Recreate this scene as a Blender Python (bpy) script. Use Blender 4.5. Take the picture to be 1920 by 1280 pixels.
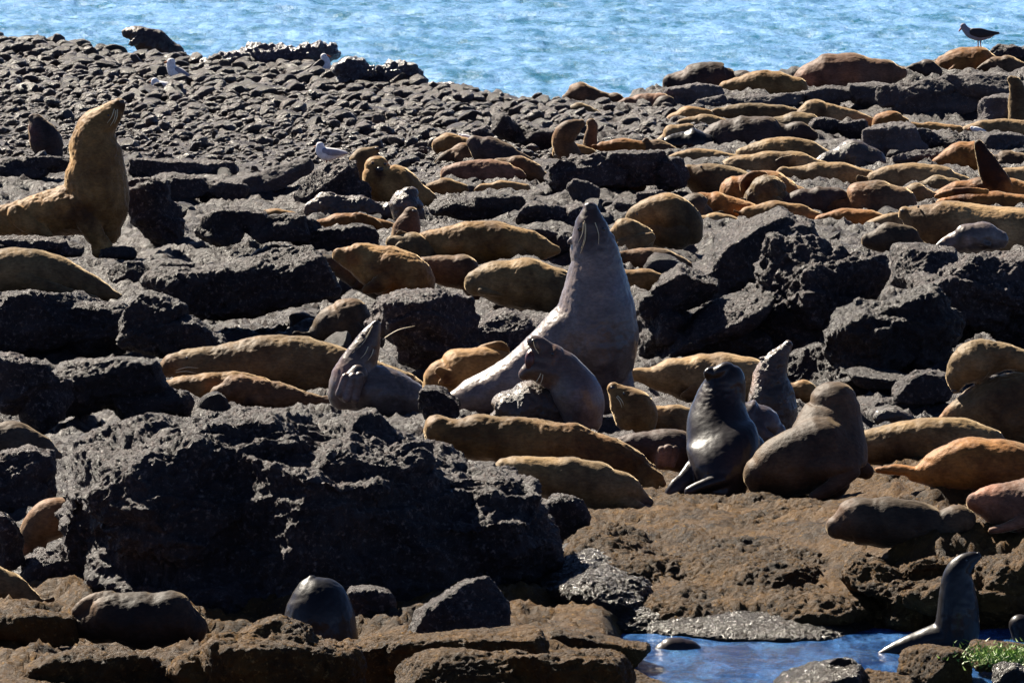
import bpy, math, random
import numpy as np
R = math.radians
random.seed(7); rng = np.random.default_rng(7)
for o in list(bpy.data.objects): bpy.data.objects.remove(o)
sc = bpy.context.scene
col = sc.collection
# ------------------------------------------------------------------ camera
F = 13800.0; H = 6.5; PITCH = math.atan(1440.0 / F)
cd = bpy.data.cameras.new("camera"); cam = bpy.data.objects.new("camera", cd); col.objects.link(cam)
cd.sensor_width = 36; cd.lens = 36 * F / 1920; cd.clip_start = 1; cd.clip_end = 9000
cam.location = (0, 0, H); cam.rotation_euler = (R(90) - PITCH, 0, 0)
sc.camera = cam
# ------------------------------------------------------------------ light
SUN_AZ, SUN_EL = R(-39), R(41)      # azimuth from +Y (into the picture), negative = left
w = bpy.data.worlds.new("World"); sc.world = w; w.use_nodes = True
nt = w.node_tree; nt.nodes.clear()
sky = nt.nodes.new("ShaderNodeTexSky"); sky.sky_type = 'NISHITA'; sky.sun_disc = False
sky.sun_elevation = SUN_EL; sky.sun_rotation = SUN_AZ; sky.air_density = 0.32; sky.dust_density = 0.05; sky.ozone_density = 5.0
bg = nt.nodes.new("ShaderNodeBackground"); bg.inputs[1].default_value = 0.05
wo = nt.nodes.new("ShaderNodeOutputWorld")
nt.links.new(sky.outputs[0], bg.inputs[0]); nt.links.new(bg.outputs[0], wo.inputs[0])
sl = bpy.data.lights.new("sun", 'SUN'); sl.energy = 5.0; sl.angle = R(0.5); sl.color = (1.0, 0.91, 0.77)
so = bpy.data.objects.new("sun", sl); col.objects.link(so)
from mathutils import Vector
sd = Vector((math.sin(SUN_AZ) * math.cos(SUN_EL), math.cos(SUN_AZ) * math.cos(SUN_EL), math.sin(SUN_EL)))
so.rotation_euler = sd.to_track_quat('Z', 'Y').to_euler()
sc.view_settings.view_transform = 'Standard'; sc.view_settings.look = 'None'
sc.view_settings.gamma = 1; sc.view_settings.exposure = 1.5

# ------------------------------------------------------------------ geometry of the shot
cp, sp = math.cos(PITCH), math.sin(PITCH)
def ray(px, py):
    u = (px - 960) / F; v = (640 - py) / F
    return np.array([u, cp + v * sp, -sp + v * cp])
def P(px, py, Y):
    """point seen at pixel (px,py) at world depth Y"""
    d = ray(px, py); t = Y / d[1]
    return np.array([d[0] * t, Y, H + d[2] * t])
def sstep(a, b, x):
    t = np.clip((x - a) / (b - a), 0, 1); return t * t * (3 - 2 * t)
CREST = np.array([(-4000, 60), (-300, 60), (0, 72), (110, 84), (250, 106), (400, 120), (600, 128), (700, 150), (850, 168), (950, 186), (1060, 190),
                  (1160, 195), (1250, 168), (1350, 160), (1500, 140), (1600, 135), (1720, 130), (1800, 112), (1900, 100), (2100, 95), (6000, 95)], float)
CY = np.array([(F * H * (1) / (y + 800)) for y in CREST[:, 1]])
def g0(X, Y):
    """large-scale ground height"""
    X = np.asarray(X, float); Y = np.asarray(Y, float)
    px = 960 + F * X / np.maximum(Y, 5)
    ys = np.interp(px, CREST[:, 0], CY)
    z = -1.9 * sstep(0, 4.5, Y - ys)
    # foreground ledge on the right
    side = sstep(1000, 1090, px)
    rl = np.interp(px, [1000, 1400, 1760], [3.2, 2.8, 0.7])
    rise = sstep(0, 1, (Y - 46.1) / rl)
    led = np.interp(px, [1450, 1750], [0.20, 0.36]) * side * rise * (1 - sstep(48.5, 57, Y))
    # pool
    pl = sstep(1120, 1230, px) * sstep(41.5, 42.6, Y) * (1 - sstep(45.8, 46.2, Y))
    pl = np.maximum(pl, sstep(1840, 1880, px) * sstep(41.5, 42.6, Y) * (1 - sstep(45.9, 46.3, Y)))
    return z + led - 0.42 * pl
def D(px, py):
    d = ray(px, py)
    ts = np.arange(38, 125, 0.05)
    X = d[0] / d[1] * ts; Z = H + d[2] / d[1] * ts
    k = np.argmax(Z <= g0(X, ts))
    return float(ts[k]) if Z[k] <= g0(X[k], ts[k]) else 100.0
# ------------------------------------------------------------------ noise
_g = rng.normal(size=(256, 3)); _g /= np.linalg.norm(_g, axis=1)[:, None]
_p = rng.permutation(256); _p = np.concatenate([_p, _p, _p])
def perlin(p):
    i = np.floor(p).astype(np.int64); f = p - i; i &= 255
    u = f * f * f * (f * (f * 6 - 15) + 10)
    r = 0
    for a in (0, 1):
        wa = u[:, 0] if a else 1 - u[:, 0]
        ha = _p[i[:, 0] + a]
        for b in (0, 1):
            wb = u[:, 1] if b else 1 - u[:, 1]
            hb = _p[(ha + i[:, 1] + b) & 255]
            for c in (0, 1):
                wc = u[:, 2] if c else 1 - u[:, 2]
                g = _g[_p[(hb + i[:, 2] + c) & 255]]
                r = r + wa * wb * wc * ((f[:, 0] - a) * g[:, 0] + (f[:, 1] - b) * g[:, 1] + (f[:, 2] - c) * g[:, 2])
    return r
def fbm(p, octs=4, ridged=False, gain=0.5, lac=2.03):
    r = 0; a = 1.0; q = p.copy()
    for k in range(octs):
        n = perlin(q + 17.3 * k)
        if ridged: n = 0.5 - 2 * np.abs(n)
        r = r + a * n; a *= gain; q = q * lac
    return r
# ------------------------------------------------------------------ materials
def nmat(name):
    m = bpy.data.materials.new(name); m.use_nodes = True
    n = m.node_tree; n.nodes.clear()
    out = n.nodes.new("ShaderNodeOutputMaterial"); b = n.nodes.new("ShaderNodeBsdfPrincipled")
    n.links.new(b.outputs[0], out.inputs[0]); return m, n, b
def N(n, t, **k):
    x = n.nodes.new(t)
    for a, v in k.items():
        if a in x.inputs.keys(): x.inputs[a].default_value = v
        else: setattr(x, a, v)
    return x
def ramp(n, fac, stops):
    r = n.nodes.new("ShaderNodeValToRGB"); e = r.color_ramp.elements
    while len(e) < len(stops): e.new(0.5)
    for el, (p, c) in zip(e, stops): el.position = p; el.color = (*c, 1) if len(c) == 3 else c
    n.links.new(fac, r.inputs[0]); return r
def rock_mat(name, dark, light, speck=None, rough=0.75, spec=0.4, bump=0.6, bd=0.03, scale=1.0, coat=0.0, speck_amt=0.62):
    m, n, b = nmat(name); L = n.links.new
    tc = N(n, "ShaderNodeTexCoord"); 
    n1 = N(n, "ShaderNodeTexNoise", Scale=2.3 * scale, Detail=12.0, Roughness=0.72); L(tc.outputs['Object'], n1.inputs['Vector'])
    n2 = N(n, "ShaderNodeTexNoise", Scale=28.0 * scale, Detail=8.0, Roughness=0.75); L(tc.outputs['Object'], n2.inputs['Vector'])
    r1 = ramp(n, n1.outputs[0], [(0.35, dark), (0.68, light)])
    mixc = r1.outputs[0]
    if speck:
        r2 = ramp(n, n2.outputs[0], [(speck_amt - 0.06, (0, 0, 0)), (speck_amt + 0.05, (1, 1, 1))])
        mx = N(n, "ShaderNodeMix", data_type='RGBA'); L(r2.outputs[0], mx.inputs[0]); L(mixc, mx.inputs[6]); mx.inputs[7].default_value = (*speck, 1)
        mixc = mx.outputs[2]
    oi = N(n, "ShaderNodeObjectInfo")
    mr = N(n, "ShaderNodeMapRange"); L(oi.outputs['Random'], mr.inputs[0]); mr.inputs[3].default_value = 0.75; mr.inputs[4].default_value = 1.25
    hs = N(n, "ShaderNodeHueSaturation"); L(mixc, hs.inputs['Color']); L(mr.outputs[0], hs.inputs['Value'])
    L(hs.outputs[0], b.inputs['Base Color'])
    vo = N(n, "ShaderNodeTexVoronoi", Scale=16.0 * scale, feature='DISTANCE_TO_EDGE'); 
    wp = N(n, "ShaderNodeMix", data_type='VECTOR'); wp.inputs[0].default_value = 0.12; L(tc.outputs['Object'], wp.inputs[4]); L(n1.outputs[1], wp.inputs[5]); L(wp.outputs[1], vo.inputs['Vector'])
    ad = N(n, "ShaderNodeMath", operation='ADD'); L(n2.outputs[0], ad.inputs[0])
    mm = N(n, "ShaderNodeMath", operation='MULTIPLY'); L(vo.outputs['Distance'], mm.inputs[0]); mm.inputs[1].default_value = 0.6; L(mm.outputs[0], ad.inputs[1])
    bp = N(n, "ShaderNodeBump", Strength=bump, Distance=bd); L(ad.outputs[0], bp.inputs['Height'])
    L(bp.outputs[0], b.inputs['Normal'])
    rr = ramp(n, n2.outputs[0], [(0.4, (rough * 0.75,) * 3), (0.65, (min(1, rough * 1.2),) * 3)]); L(rr.outputs[0], b.inputs['Roughness'])
    b.inputs['Specular IOR Level'].default_value = spec
    b.inputs['Coat Weight'].default_value = coat; b.inputs['Coat Roughness'].default_value = 0.18
    if coat: L(bp.outputs[0], b.inputs['Coat Normal'])
    return m
def fur_mat(name, a, c, rough=0.6, spec=0.2, sheen=1.0, coat=0.0, coatr=0.2, tint=(1, 0.78, 0.50), bump=0.35, bd=0.012):
    m, n, b = nmat(name); L = n.links.new
    tc = N(n, "ShaderNodeTexCoord")
    n1 = N(n, "ShaderNodeTexNoise", Scale=3.2, Detail=9.0, Roughness=0.6); L(tc.outputs['Object'], n1.inputs['Vector'])
    mp = N(n, "ShaderNodeMapping"); mp.inputs['Scale'].default_value = (26, 60, 60); L(tc.outputs['Object'], mp.inputs[0])
    n2 = N(n, "ShaderNodeTexNoise", Scale=1.0, Detail=5.0, Roughness=0.7); L(mp.outputs[0], n2.inputs['Vector'])
    n3 = N(n, "ShaderNodeTexNoise", Scale=9.0, Detail=6.0, Roughness=0.7); L(tc.outputs['Object'], n3.inputs['Vector'])
    r1 = ramp(n, n1.outputs[0], [(0.36, a), (0.66, c)])
    n4 = N(n, "ShaderNodeTexNoise", Scale=2.1, Detail=5.0, Roughness=0.62, Distortion=0.8); L(tc.outputs['Object'], n4.inputs['Vector'])
    rp = ramp(n, n4.outputs[0], [(0.30, (0.50, 0.42, 0.36)), (0.46, (1, 1, 1)), (0.58, (1, 1, 1)), (0.74, (1.25, 1.2, 1.1))])
    mp4 = N(n, "ShaderNodeMix", data_type='RGBA', blend_type='MULTIPLY'); mp4.inputs[0].default_value = 1.0; L(r1.outputs[0], mp4.inputs[6]); L(rp.outputs[0], mp4.inputs[7]); r1 = mp4; 
    mx = N(n, "ShaderNodeMix", data_type='RGBA', blend_type='MULTIPLY'); mx.inputs[0].default_value = 0.75
    r2 = ramp(n, n2.outputs[0], [(0.35, (0.55, 0.53, 0.5)), (0.65, (1.25, 1.25, 1.25))])
    L(r1.outputs[2], mx.inputs[6]); L(r2.outputs[0], mx.inputs[7])
    oi = N(n, "ShaderNodeObjectInfo")
    mr = N(n, "ShaderNodeMapRange"); L(oi.outputs['Random'], mr.inputs[0]); mr.inputs[3].default_value = 0.8; mr.inputs[4].default_value = 1.35
    hs = N(n, "ShaderNodeHueSaturation", Saturation=1.0); L(mx.outputs[2], hs.inputs['Color']); L(mr.outputs[0], hs.inputs['Value'])
    at = N(n, "ShaderNodeAttribute", attribute_name='tone'); 
    m2 = N(n, "ShaderNodeMix", data_type='RGBA', blend_type='MULTIPLY'); m2.inputs[0].default_value = 1.0; L(hs.outputs[0], m2.inputs[6]); L(at.outputs['Color'], m2.inputs[7])
    L(m2.outputs[2], b.inputs['Base Color'])
    ad = N(n, "ShaderNodeMath", operation='ADD'); L(n2.outputs[0], ad.inputs[0]); 
    m3 = N(n, "ShaderNodeMath", operation='MULTIPLY'); L(n3.outputs[0], m3.inputs[0]); m3.inputs[1].default_value = 1.5; L(m3.outputs[0], ad.inputs[1])
    bp = N(n, "ShaderNodeBump", Strength=bump, Distance=bd); L(ad.outputs[0], bp.inputs['Height']); L(bp.outputs[0], b.inputs['Normal'])
    b.inputs['Roughness'].default_value = rough; b.inputs['Specular IOR Level'].default_value = spec
    b.inputs['Sheen Weight'].default_value = sheen; b.inputs['Sheen Roughness'].default_value = 0.3; b.inputs['Sheen Tint'].default_value = (*tint, 1)
    b.inputs['Coat Weight'].default_value = coat; b.inputs['Coat Roughness'].default_value = coatr
    return m
def plain(name, c, rough=0.6, spec=0.4):
    m, n, b = nmat(name); 
    tc = N(n, "ShaderNodeTexCoord"); n1 = N(n, "ShaderNodeTexNoise", Scale=30.0, Detail=4.0); n.links.new(tc.outputs['Object'], n1.inputs['Vector'])
    r = ramp(n, n1.outputs[0], [(0.3, tuple(x * 0.8 for x in c)), (0.7, tuple(min(1, x * 1.15) for x in c))]); n.links.new(r.outputs[0], b.inputs['Base Color'])
    b.inputs['Roughness'].default_value = rough; b.inputs['Specular IOR Level'].default_value = spec
    return m
M = {
 'basalt': rock_mat('basalt', (0.018, 0.014, 0.017), (0.098, 0.074, 0.073), (0.28, 0.22, 0.20), bump=1.0, bd=0.06, rough=0.6, spec=0.3, coat=0.05, speck_amt=0.60),
 'ground': rock_mat('ground_rock', (0.016, 0.012, 0.014), (0.060, 0.044, 0.041), (0.22, 0.17, 0.15), bump=1.0, bd=0.06, rough=0.6, spec=0.4, coat=0.05),
 'grey': rock_mat('grey_rock', (0.045, 0.038, 0.042), (0.17, 0.145, 0.145), (0.30, 0.27, 0.27), bump=1.0, bd=0.05),
 'brownrock': rock_mat('brown_rock', (0.020, 0.011, 0.005), (0.145, 0.072, 0.016), (0.30, 0.175, 0.06), bump=0.9, bd=0.06, rough=0.7, spec=0.2, coat=0.0),
 'wetrock': rock_mat('wet_barnacle_rock', (0.008, 0.005, 0.003), (0.032, 0.018, 0.009), (0.12, 0.08, 0.05), bump=1.0, bd=0.035, rough=0.5, spec=0.2, coat=0.35, scale=1.9, speck_amt=0.68),
 'searock': rock_mat('sea_rock', (0.03, 0.02, 0.03), (0.10, 0.07, 0.085), (0.6, 0.58, 0.62), bump=1.0, bd=0.06, rough=0.35, spec=0.8, coat=0.5, scale=0.8, speck_amt=0.62),
 'cobble': rock_mat('cobble', (0.018, 0.012, 0.011), (0.098, 0.068, 0.055), (0.26, 0.19, 0.16), bump=1.0, bd=0.05, rough=0.5, spec=0.4, coat=0.12),
 'golden': fur_mat('golden_fur', (0.14, 0.068, 0.020), (0.38, 0.208, 0.070)),
 'orange': fur_mat('orange_fur', (0.17, 0.062, 0.012), (0.42, 0.172, 0.038)),
 'tan': fur_mat('tan_fur', (0.17, 0.100, 0.042), (0.40, 0.252, 0.112)),
 'olive': fur_mat('olive_fur', (0.08, 0.050, 0.022), (0.25, 0.162, 0.072)),
 'brown': fur_mat('brown_fur', (0.065, 0.033, 0.016), (0.18, 0.098, 0.050)),
 'red': fur_mat('reddish_fur', (0.10, 0.042, 0.025), (0.24, 0.115, 0.07)),
 'dark': fur_mat('dark_fur', (0.030, 0.020, 0.018), (0.080, 0.052, 0.045), sheen=0.35),
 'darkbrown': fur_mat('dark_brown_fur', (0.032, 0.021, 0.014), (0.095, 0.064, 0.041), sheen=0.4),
 'silver': fur_mat('silver_wet_fur', (0.085, 0.062, 0.053), (0.19, 0.145, 0.125), rough=0.40, spec=0.45, coat=0.35, coatr=0.3, sheen=0.15, tint=(0.7, 0.8, 1), bump=0.2),
 'wet': fur_mat('wet_fur', (0.006, 0.005, 0.006), (0.018, 0.013, 0.013), rough=0.42, spec=0.25, coat=0.22, coatr=0.12, sheen=0.04, tint=(0.6, 0.75, 1), bump=0.12),
 'wetbrown': fur_mat('wet_brown_fur', (0.03, 0.020, 0.016), (0.12, 0.078, 0.058), rough=0.4, spec=0.45, coat=0.35, coatr=0.2, sheen=0.1, bump=0.6, bd=0.03),
 'eye': plain('eye_black', (0.01, 0.01, 0.012), 0.08, 0.8),
 'nose': plain('nose_leather', (0.03, 0.022, 0.02), 0.35, 0.6),
 'mouth': plain('mouth_red', (0.085, 0.018, 0.014), 0.35, 0.6),
 'whisker': plain('whisker_straw', (0.75, 0.62, 0.38), 0.5, 0.4),
 'white': plain('white_feather', (0.80, 0.80, 0.82), 0.7, 0.2),
 'wing': plain('grey_feather', (0.30, 0.30, 0.36), 0.7, 0.2),
 'wingdark': plain('black_feather', (0.04, 0.035, 0.04), 0.6, 0.2),
 'beak': plain('beak_orange', (0.45, 0.13, 0.04), 0.5, 0.4),
 'leg': plain('leg_red', (0.35, 0.14, 0.08), 0.6, 0.3),
 'algae': plain('green_algae', (0.16, 0.28, 0.03), 0.5, 0.5),
}
# water materials
def water_mat(name, deep, foam_sheen, pale_amt, scale, rough=0.12, bump=0.5, bd=0.05):
    m, n, b = nmat(name); L = n.links.new
    tc = N(n, "ShaderNodeTexCoord"); mp = N(n, "ShaderNodeMapping"); mp.inputs['Scale'].default_value = (scale, scale * 0.42, scale); L(tc.outputs['Object'], mp.inputs[0])
    n1 = N(n, "ShaderNodeTexNoise", Scale=0.55, Detail=10.0, Roughness=0.68, Distortion=0.4); L(mp.outputs[0], n1.inputs['Vector'])
    n2 = N(n, "ShaderNodeTexNoise", Scale=5.0, Detail=8.0, Roughness=0.7); L(mp.outputs[0], n2.inputs['Vector'])
    mx0 = N(n, "ShaderNodeMath", operation='MULTIPLY_ADD'); L(n2.outputs[0], mx0.inputs[0]); mx0.inputs[1].default_value = 0.45; L(n1.outputs[0], mx0.inputs[2])
    r1 = ramp(n, mx0.outputs[0], [(pale_amt - 0.10, deep), (pale_amt + 0.02, tuple(0.5 * (x + y) for x, y in zip(deep, foam_sheen))), (pale_amt + 0.14, foam_sheen)])  # foam patches; their pale blue also paints sky reflection into the base colour
    L(r1.outputs[0], b.inputs['Base Color'])
    bp = N(n, "ShaderNodeBump", Strength=bump, Distance=bd); L(n2.outputs[0], bp.inputs['Height']); L(bp.outputs[0], b.inputs['Normal'])
    b.inputs['Roughness'].default_value = rough; b.inputs['Specular IOR Level'].default_value = 0.35; b.inputs['IOR'].default_value = 1.33
    return m
M['sea'] = water_mat('sea_water', (0.004, 0.11, 0.17), (0.18, 0.36, 0.62), 0.67, 2.6, rough=0.24, bump=0.8)
M['pool'] = water_mat('pool_water', (0.003, 0.03, 0.12), (0.07, 0.20, 0.48), 0.74, 7.0, rough=0.06, bump=1.0, bd=0.04)
# ------------------------------------------------------------------ mesh helpers
def mesh_from(name, V, Fc, smooth=True):
    me = bpy.data.meshes.new(name)
    V = np.asarray(V, np.float32); Fc = np.asarray(Fc, np.int32)
    k = Fc.shape[1]
    me.vertices.add(len(V)); me.vertices.foreach_set('co', V.ravel())
    me.loops.add(Fc.size); me.loops.foreach_set('vertex_index', Fc.ravel())
    me.polygons.add(len(Fc)); me.polygons.foreach_set('loop_start', np.arange(len(Fc)) * k)
    me.update(calc_edges=True); me.validate()
    if smooth: me.polygons.foreach_set('use_smooth', np.ones(len(me.polygons), bool))
    return me
class MB:
    def __init__(s): s.V = []; s.T = []; s.n = 0
    def add(s, V, T):
        V = np.asarray(V, float); T = np.asarray(T, int)
        s.V.append(V); s.T.append(T + s.n); s.n += len(V)
    def arrays(s): return np.concatenate(s.V), np.concatenate(s.T)
def ring_faces(nr, nv, c0, c1):
    T = []
    for i in range(nr - 1):
        for j in range(nv):
            a = i * nv + j; b = i * nv + (j + 1) % nv; T += [(a, b, b + nv), (a, b + nv, a + nv)]
    for j in range(nv):
        T.append((c0, (j + 1) % nv, j)); T.append((c1, (nr - 1) * nv + j, (nr - 1) * nv + (j + 1) % nv))
    return T
def catmull(pts, sub=6):
    pts = np.asarray(pts, float); out = []
    n = len(pts)
    for i in range(n - 1):
        p0 = pts[max(i - 1, 0)]; p1 = pts[i]; p2 = pts[i + 1]; p3 = pts[min(i + 2, n - 1)]
        for t in np.arange(sub) / sub:
            out.append(0.5 * ((2 * p1) + (-p0 + p2) * t + (2 * p0 - 5 * p1 + 4 * p2 - p3) * t * t + (-p0 + 3 * p1 - 3 * p2 + p3) * t ** 3))
    out.append(pts[-1]); return np.array(out)
def tube(mb, pts, nv=20, sub=6):
    """pts: rows (x, y, z, r in the XZ plane, t along Y) in metres"""
    q = catmull(pts, sub); q[:, 3:] = np.maximum(q[:, 3:], 0.001)
    # round caps
    def cap(a, b):
        d = a[:3] - b[:3]; d = d / (np.linalg.norm(d) + 1e-9); o = []
        for th in (25, 50, 72):
            c = a.copy(); c[:3] += d * a[3] * math.sin(R(th)) * 0.9; c[3:] *= math.cos(R(th)); o.append(c)
        return o
    q = np.array(cap(q[0], q[1])[::-1] + list(q) + cap(q[-1], q[-2]))
    tan = np.gradient(q[:, :3], axis=0); tan[:, 1] = 0
    tan /= (np.linalg.norm(tan, axis=1)[:, None] + 1e-9)
    nor = np.stack([-tan[:, 2], np.zeros(len(q)), tan[:, 0]], 1)
    a = np.linspace(0, 2 * math.pi, nv, endpoint=False)
    V = q[:, None, :3] + nor[:, None, :] * (q[:, 3, None] * np.cos(a))[:, :, None] + np.array([0, 1.0, 0]) * (q[:, 4, None] * np.sin(a))[:, :, None]
    nr = len(q); V = V.reshape(-1, 3); V = np.vstack([V, q[0, :3], q[-1, :3]])
    mb.add(V, ring_faces(nr, nv, nr * nv, nr * nv + 1))
def ico(sub):
    import bmesh
    bm = bmesh.new(); bmesh.ops.create_icosphere(bm, subdivisions=sub, radius=1)
    V = np.array([v.co[:] for v in bm.verts]); T = np.array([[v.index for v in f.verts] for f in bm.faces]); bm.free(); return V, T
ICO = {k: ico(k) for k in (1, 2, 3, 5)}
def remesh(name, mb, vox, smooth=6, fac=0.6):
    V, T = mb.arrays()
    me = mesh_from(name + '_src', V, T)
    o = bpy.data.objects.new(name + '_src', me); col.objects.link(o)
    r = o.modifiers.new('r', 'REMESH'); r.mode = 'VOXEL'; r.voxel_size = vox
    if smooth:
        s = o.modifiers.new('s', 'SMOOTH'); s.iterations = smooth; s.factor = fac
    dg = bpy.context.evaluated_depsgraph_get(); dg.update()
    m2 = bpy.data.meshes.new_from_object(o.evaluated_get(dg), depsgraph=dg); m2.name = name
    bpy.data.objects.remove(o); bpy.data.meshes.remove(me)
    m2.polygons.foreach_set('use_smooth', np.ones(len(m2.polygons), bool))
    return m2
def getco(me):
    a = np.empty(len(me.vertices) * 3, np.float32); me.vertices.foreach_get('co', a); return a.reshape(-1, 3).astype(float)
def getno(me):
    a = np.empty(len(me.vertices) * 3, np.float32); me.vertices.foreach_get('normal', a); return a.reshape(-1, 3).astype(float)
def setco(me, c): me.vertices.foreach_set('co', c.astype(np.float32).ravel()); me.update()
def link(name, me, mat, loc=(0, 0, 0), parent=None):
    o = bpy.data.objects.new(name, me); col.objects.link(o)
    if mat and not me.materials: me.materials.append(M[mat])
    o.location = loc
    if parent: o.parent = parent
    return o
def tag(o, label=None, cat=None, group=None, kind=None):
    if label: o['label'] = label
    if cat: o['category'] = cat
    if group: o['group'] = group
    if kind: o['kind'] = kind
    return o
FOOT = []   # (X, Y, r) of everything that rests on the ground
# ------------------------------------------------------------------ seals
def chain3(ch, Y, tr=0.95):
    out = []
    for c in ch:
        x, y, r = c[:3]; dd = c[3] if len(c) > 3 else 0; t = c[4] if len(c) > 4 else None
        s = Y / F; YY = Y + dd * s
        p = P(x, y, YY); out.append((*p, r * s, (t if t is not None else r * tr) * s))
    return out
nseal = 0
def seal(label, mat, body, extra=(), eyes=(), nose=None, whisk=(), ears=(), mouth=None, yb=None, Y=None, kind='seal', name='fur_seal', tone=(), group=None, rough=1.0, dy=0.0, sink=0.03, ruff=None, auto=True):
    global nseal; nseal += 1
    chains = body if isinstance(body[0][0], (tuple, list)) else [body]
    ch0 = [tuple(c) for c in chains[0]]; tone = list(tone); extra = list(extra)
    xs_ = [c[0] for c in ch0]; ys_ = [c[1] for c in ch0]; lying = len(chains) == 1 and (max(xs_) - min(xs_)) > 1.3 * (max(ys_) - min(ys_))
    if lying:
        my = sum(ys_) / len(ys_); gr = (1.58 if xs_[0] > 1180 else 1.28) if my < 430 else 1.06
        ch0 = [(c[0], c[1] + (gr - 1) * c[2], c[2] * gr, *c[3:]) for c in ch0]
        rm = max(c[2] for c in ch0)
        if not nose:
            hq = random.Random(nseal * 7 + 3); den = []
            for a_, b_ in zip(ch0[:-1], ch0[1:]):
                den += [a_, tuple((u_ + v_) / 2 for u_, v_ in zip(a_[:3], b_[:3]))]
            den.append(ch0[-1]); ph = hq.uniform(0, 6.28)
            ch0 = [(c_[0], c_[1] - 0.03 * rm * math.sin(ph + 1.7 * k_), c_[2] * (1 + 0.032 * math.sin(ph + 2.3 * k_)), *c_[3:]) for k_, c_ in enumerate(den)]
            rough = rough * 1.1
        if not extra and not nose and auto:
            hr = random.Random(nseal * 13 + 1); flip = hr.random() < 0.5
            q = ch0[::-1] if flip else ch0
            (x1, y1, r1), (x0, y0, r0) = q[-1][:3], q[-2][:3]
            L_ = math.hypot(x1 - x0, y1 - y0) + 1e-6; dx, dz = (x1 - x0) / L_, (y1 - y0) / L_
            q = q[:-1] + [(x1, y1, max(r1, 0.44 * rm))]
            if hr.random() < 0.6:      # head with snout
                up = hr.choice((0.25, 0.1, -0.25))
                q += [(x1 + dx * 0.55 * rm, y1 + dz * 0.5 * rm + up * 0.3 * rm, 0.50 * rm, -0.25 * rm), (x1 + dx * 1.15 * rm, y1 + dz * 0.9 * rm + (up + 0.25) * 0.6 * rm, 0.20 * rm, -0.45 * rm)]
                tone.append((x1 + dx * 0.9 * rm, y1 + dz * 0.8 * rm + up * 0.4 * rm, 0.45 * rm, (0.62, 0.55, 0.5)))
            else:                      # hind flippers
                for sg in (-0.35, 0.3):
                    extra.append([(x1, y1, 0.26 * rm, 0, 0.2 * rm), (x1 + dx * 0.6 * rm, y1 + (dz + sg) * 0.5 * rm, 0.20 * rm, -0.2 * rm, 0.07 * rm), (x1 + dx * 1.1 * rm, y1 + (dz + sg * 1.4) * 0.7 * rm, 0.17 * rm, -0.25 * rm, 0.04 * rm)])
                tone.append((x1 + dx * 0.9 * rm, y1, 0.5 * rm, (0.4, 0.33, 0.3)))
            k = max(1, len(q) // 2 + (0 if hr.random() < .5 else -1)); fx, fy = q[k][0], q[k][1]; fs = dx / abs(dx + 1e-6) * -1
            if hr.random() < 0.75:     # fore flipper folded on the flank
                extra.append([(fx, fy + 0.1 * rm, 0.34 * rm, -0.75 * rm, 0.2 * rm), (fx + fs * 0.5 * rm, fy + 0.42 * rm, 0.26 * rm, -0.92 * rm, 0.10 * rm), (fx + fs * 1.0 * rm, fy + 0.62 * rm, 0.13 * rm, -0.9 * rm, 0.06 * rm)])
                tone.append((fx + fs * 0.7 * rm, fy + 0.5 * rm, 0.38 * rm, (0.42, 0.34, 0.3)))
            ch0 = q[::-1] if flip else q
        chains = [ch0]
    rmax = max(c[2] for c in chains[0])
    low = max(chains[0], key=lambda c: c[1] + c[2])
    if yb is None: yb = low[1] + low[2]
    if Y is None:
        d = D(low[0], yb); Y = d + 0.75 * rmax * d / F
    Y += dy
    s = Y / F; mb = MB()
    for ch in chains:
        c3 = chain3(ch, Y); tube(mb, c3, nv=24)
        if ch is chains[0] or True:
            for p in c3:
                if p[2] - p[3] < 0.25: FOOT.append((p[0], p[1], p[3] + 0.12))
    for ch in extra: tube(mb, chain3(ch, Y, 0.5), nv=12)
    for (x, y, r, ang) in ears:
        dx, dy_ = math.cos(R(ang)), -math.sin(R(ang))
        tube(mb, chain3([(x, y, r, -2), (x + dx * r * 2.4, y + dy_ * r * 2.4, r * 0.6, -2)], Y), nv=8)
    base = np.array([*P(low[0], yb, Y)])
    V, T = mb.arrays(); mb2 = MB(); mb2.add(V - base, T)
    vox = min(0.022, max(0.011, 1.9 * s))
    me = remesh('fur_seal', mb2, vox, smooth=3, fac=0.5)
    c = getco(me); nn = getno(me)
    cw = c + base
    amp = 0.010 * rough
    d = fbm(cw * 5.0 + nseal * 9.1, 3) * amp * 1.6 + fbm(cw * np.array([24, 24, 24]) + nseal, 2, ridged=True) * amp * 0.35
    if ruff:   # clumped wet fur over a stretch of neck
        for (x, y, r) in ruff:
            q = P(x, y, Y); k = np.exp(-((cw[:, 0] - q[0]) ** 2 + (cw[:, 2] - q[2]) ** 2) / (r * s) ** 2)
            d = d + k * (fbm(cw * np.array([22, 22, 34.]) + 3, 2, ridged=True)) * 0.009
    c = c + nn * (d + 0.007)[:, None]; setco(me, c)
    # coat markings, plus highlights and shade painted into the colour
    tn = np.ones((len(c), 4), np.float32)
    for (x, y, r, rgb) in tone:
        q = P(x, y, Y); k = np.clip(1.5 - np.sqrt((cw[:, 0] - q[0]) ** 2 + (cw[:, 2] - q[2]) ** 2) / (r * s) + 0.5 * perlin(cw * 14), 0, 1)[:, None]
        tn[:, :3] = tn[:, :3] * (1 - k) + np.array(rgb) * k
    at = me.color_attributes.new('tone', 'FLOAT_COLOR', 'POINT'); at.data.foreach_set('color', tn.ravel())
    me.materials.append(M[mat])
    o = link(name, me, None, base)
    tag(o, label, kind, group or 'fur seals of the colony on the rocks')
    def sph(nm, m, x, y, r, dd, sx=1, sy=1):
        rr = r * s; q = P(x, y, Y + dd * s) - base; V, T = ICO[2]
        ob = link(nm, mesh_from(nm, V * rr * np.array([sx, 0.8, sy]), T), m, q, o)
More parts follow.
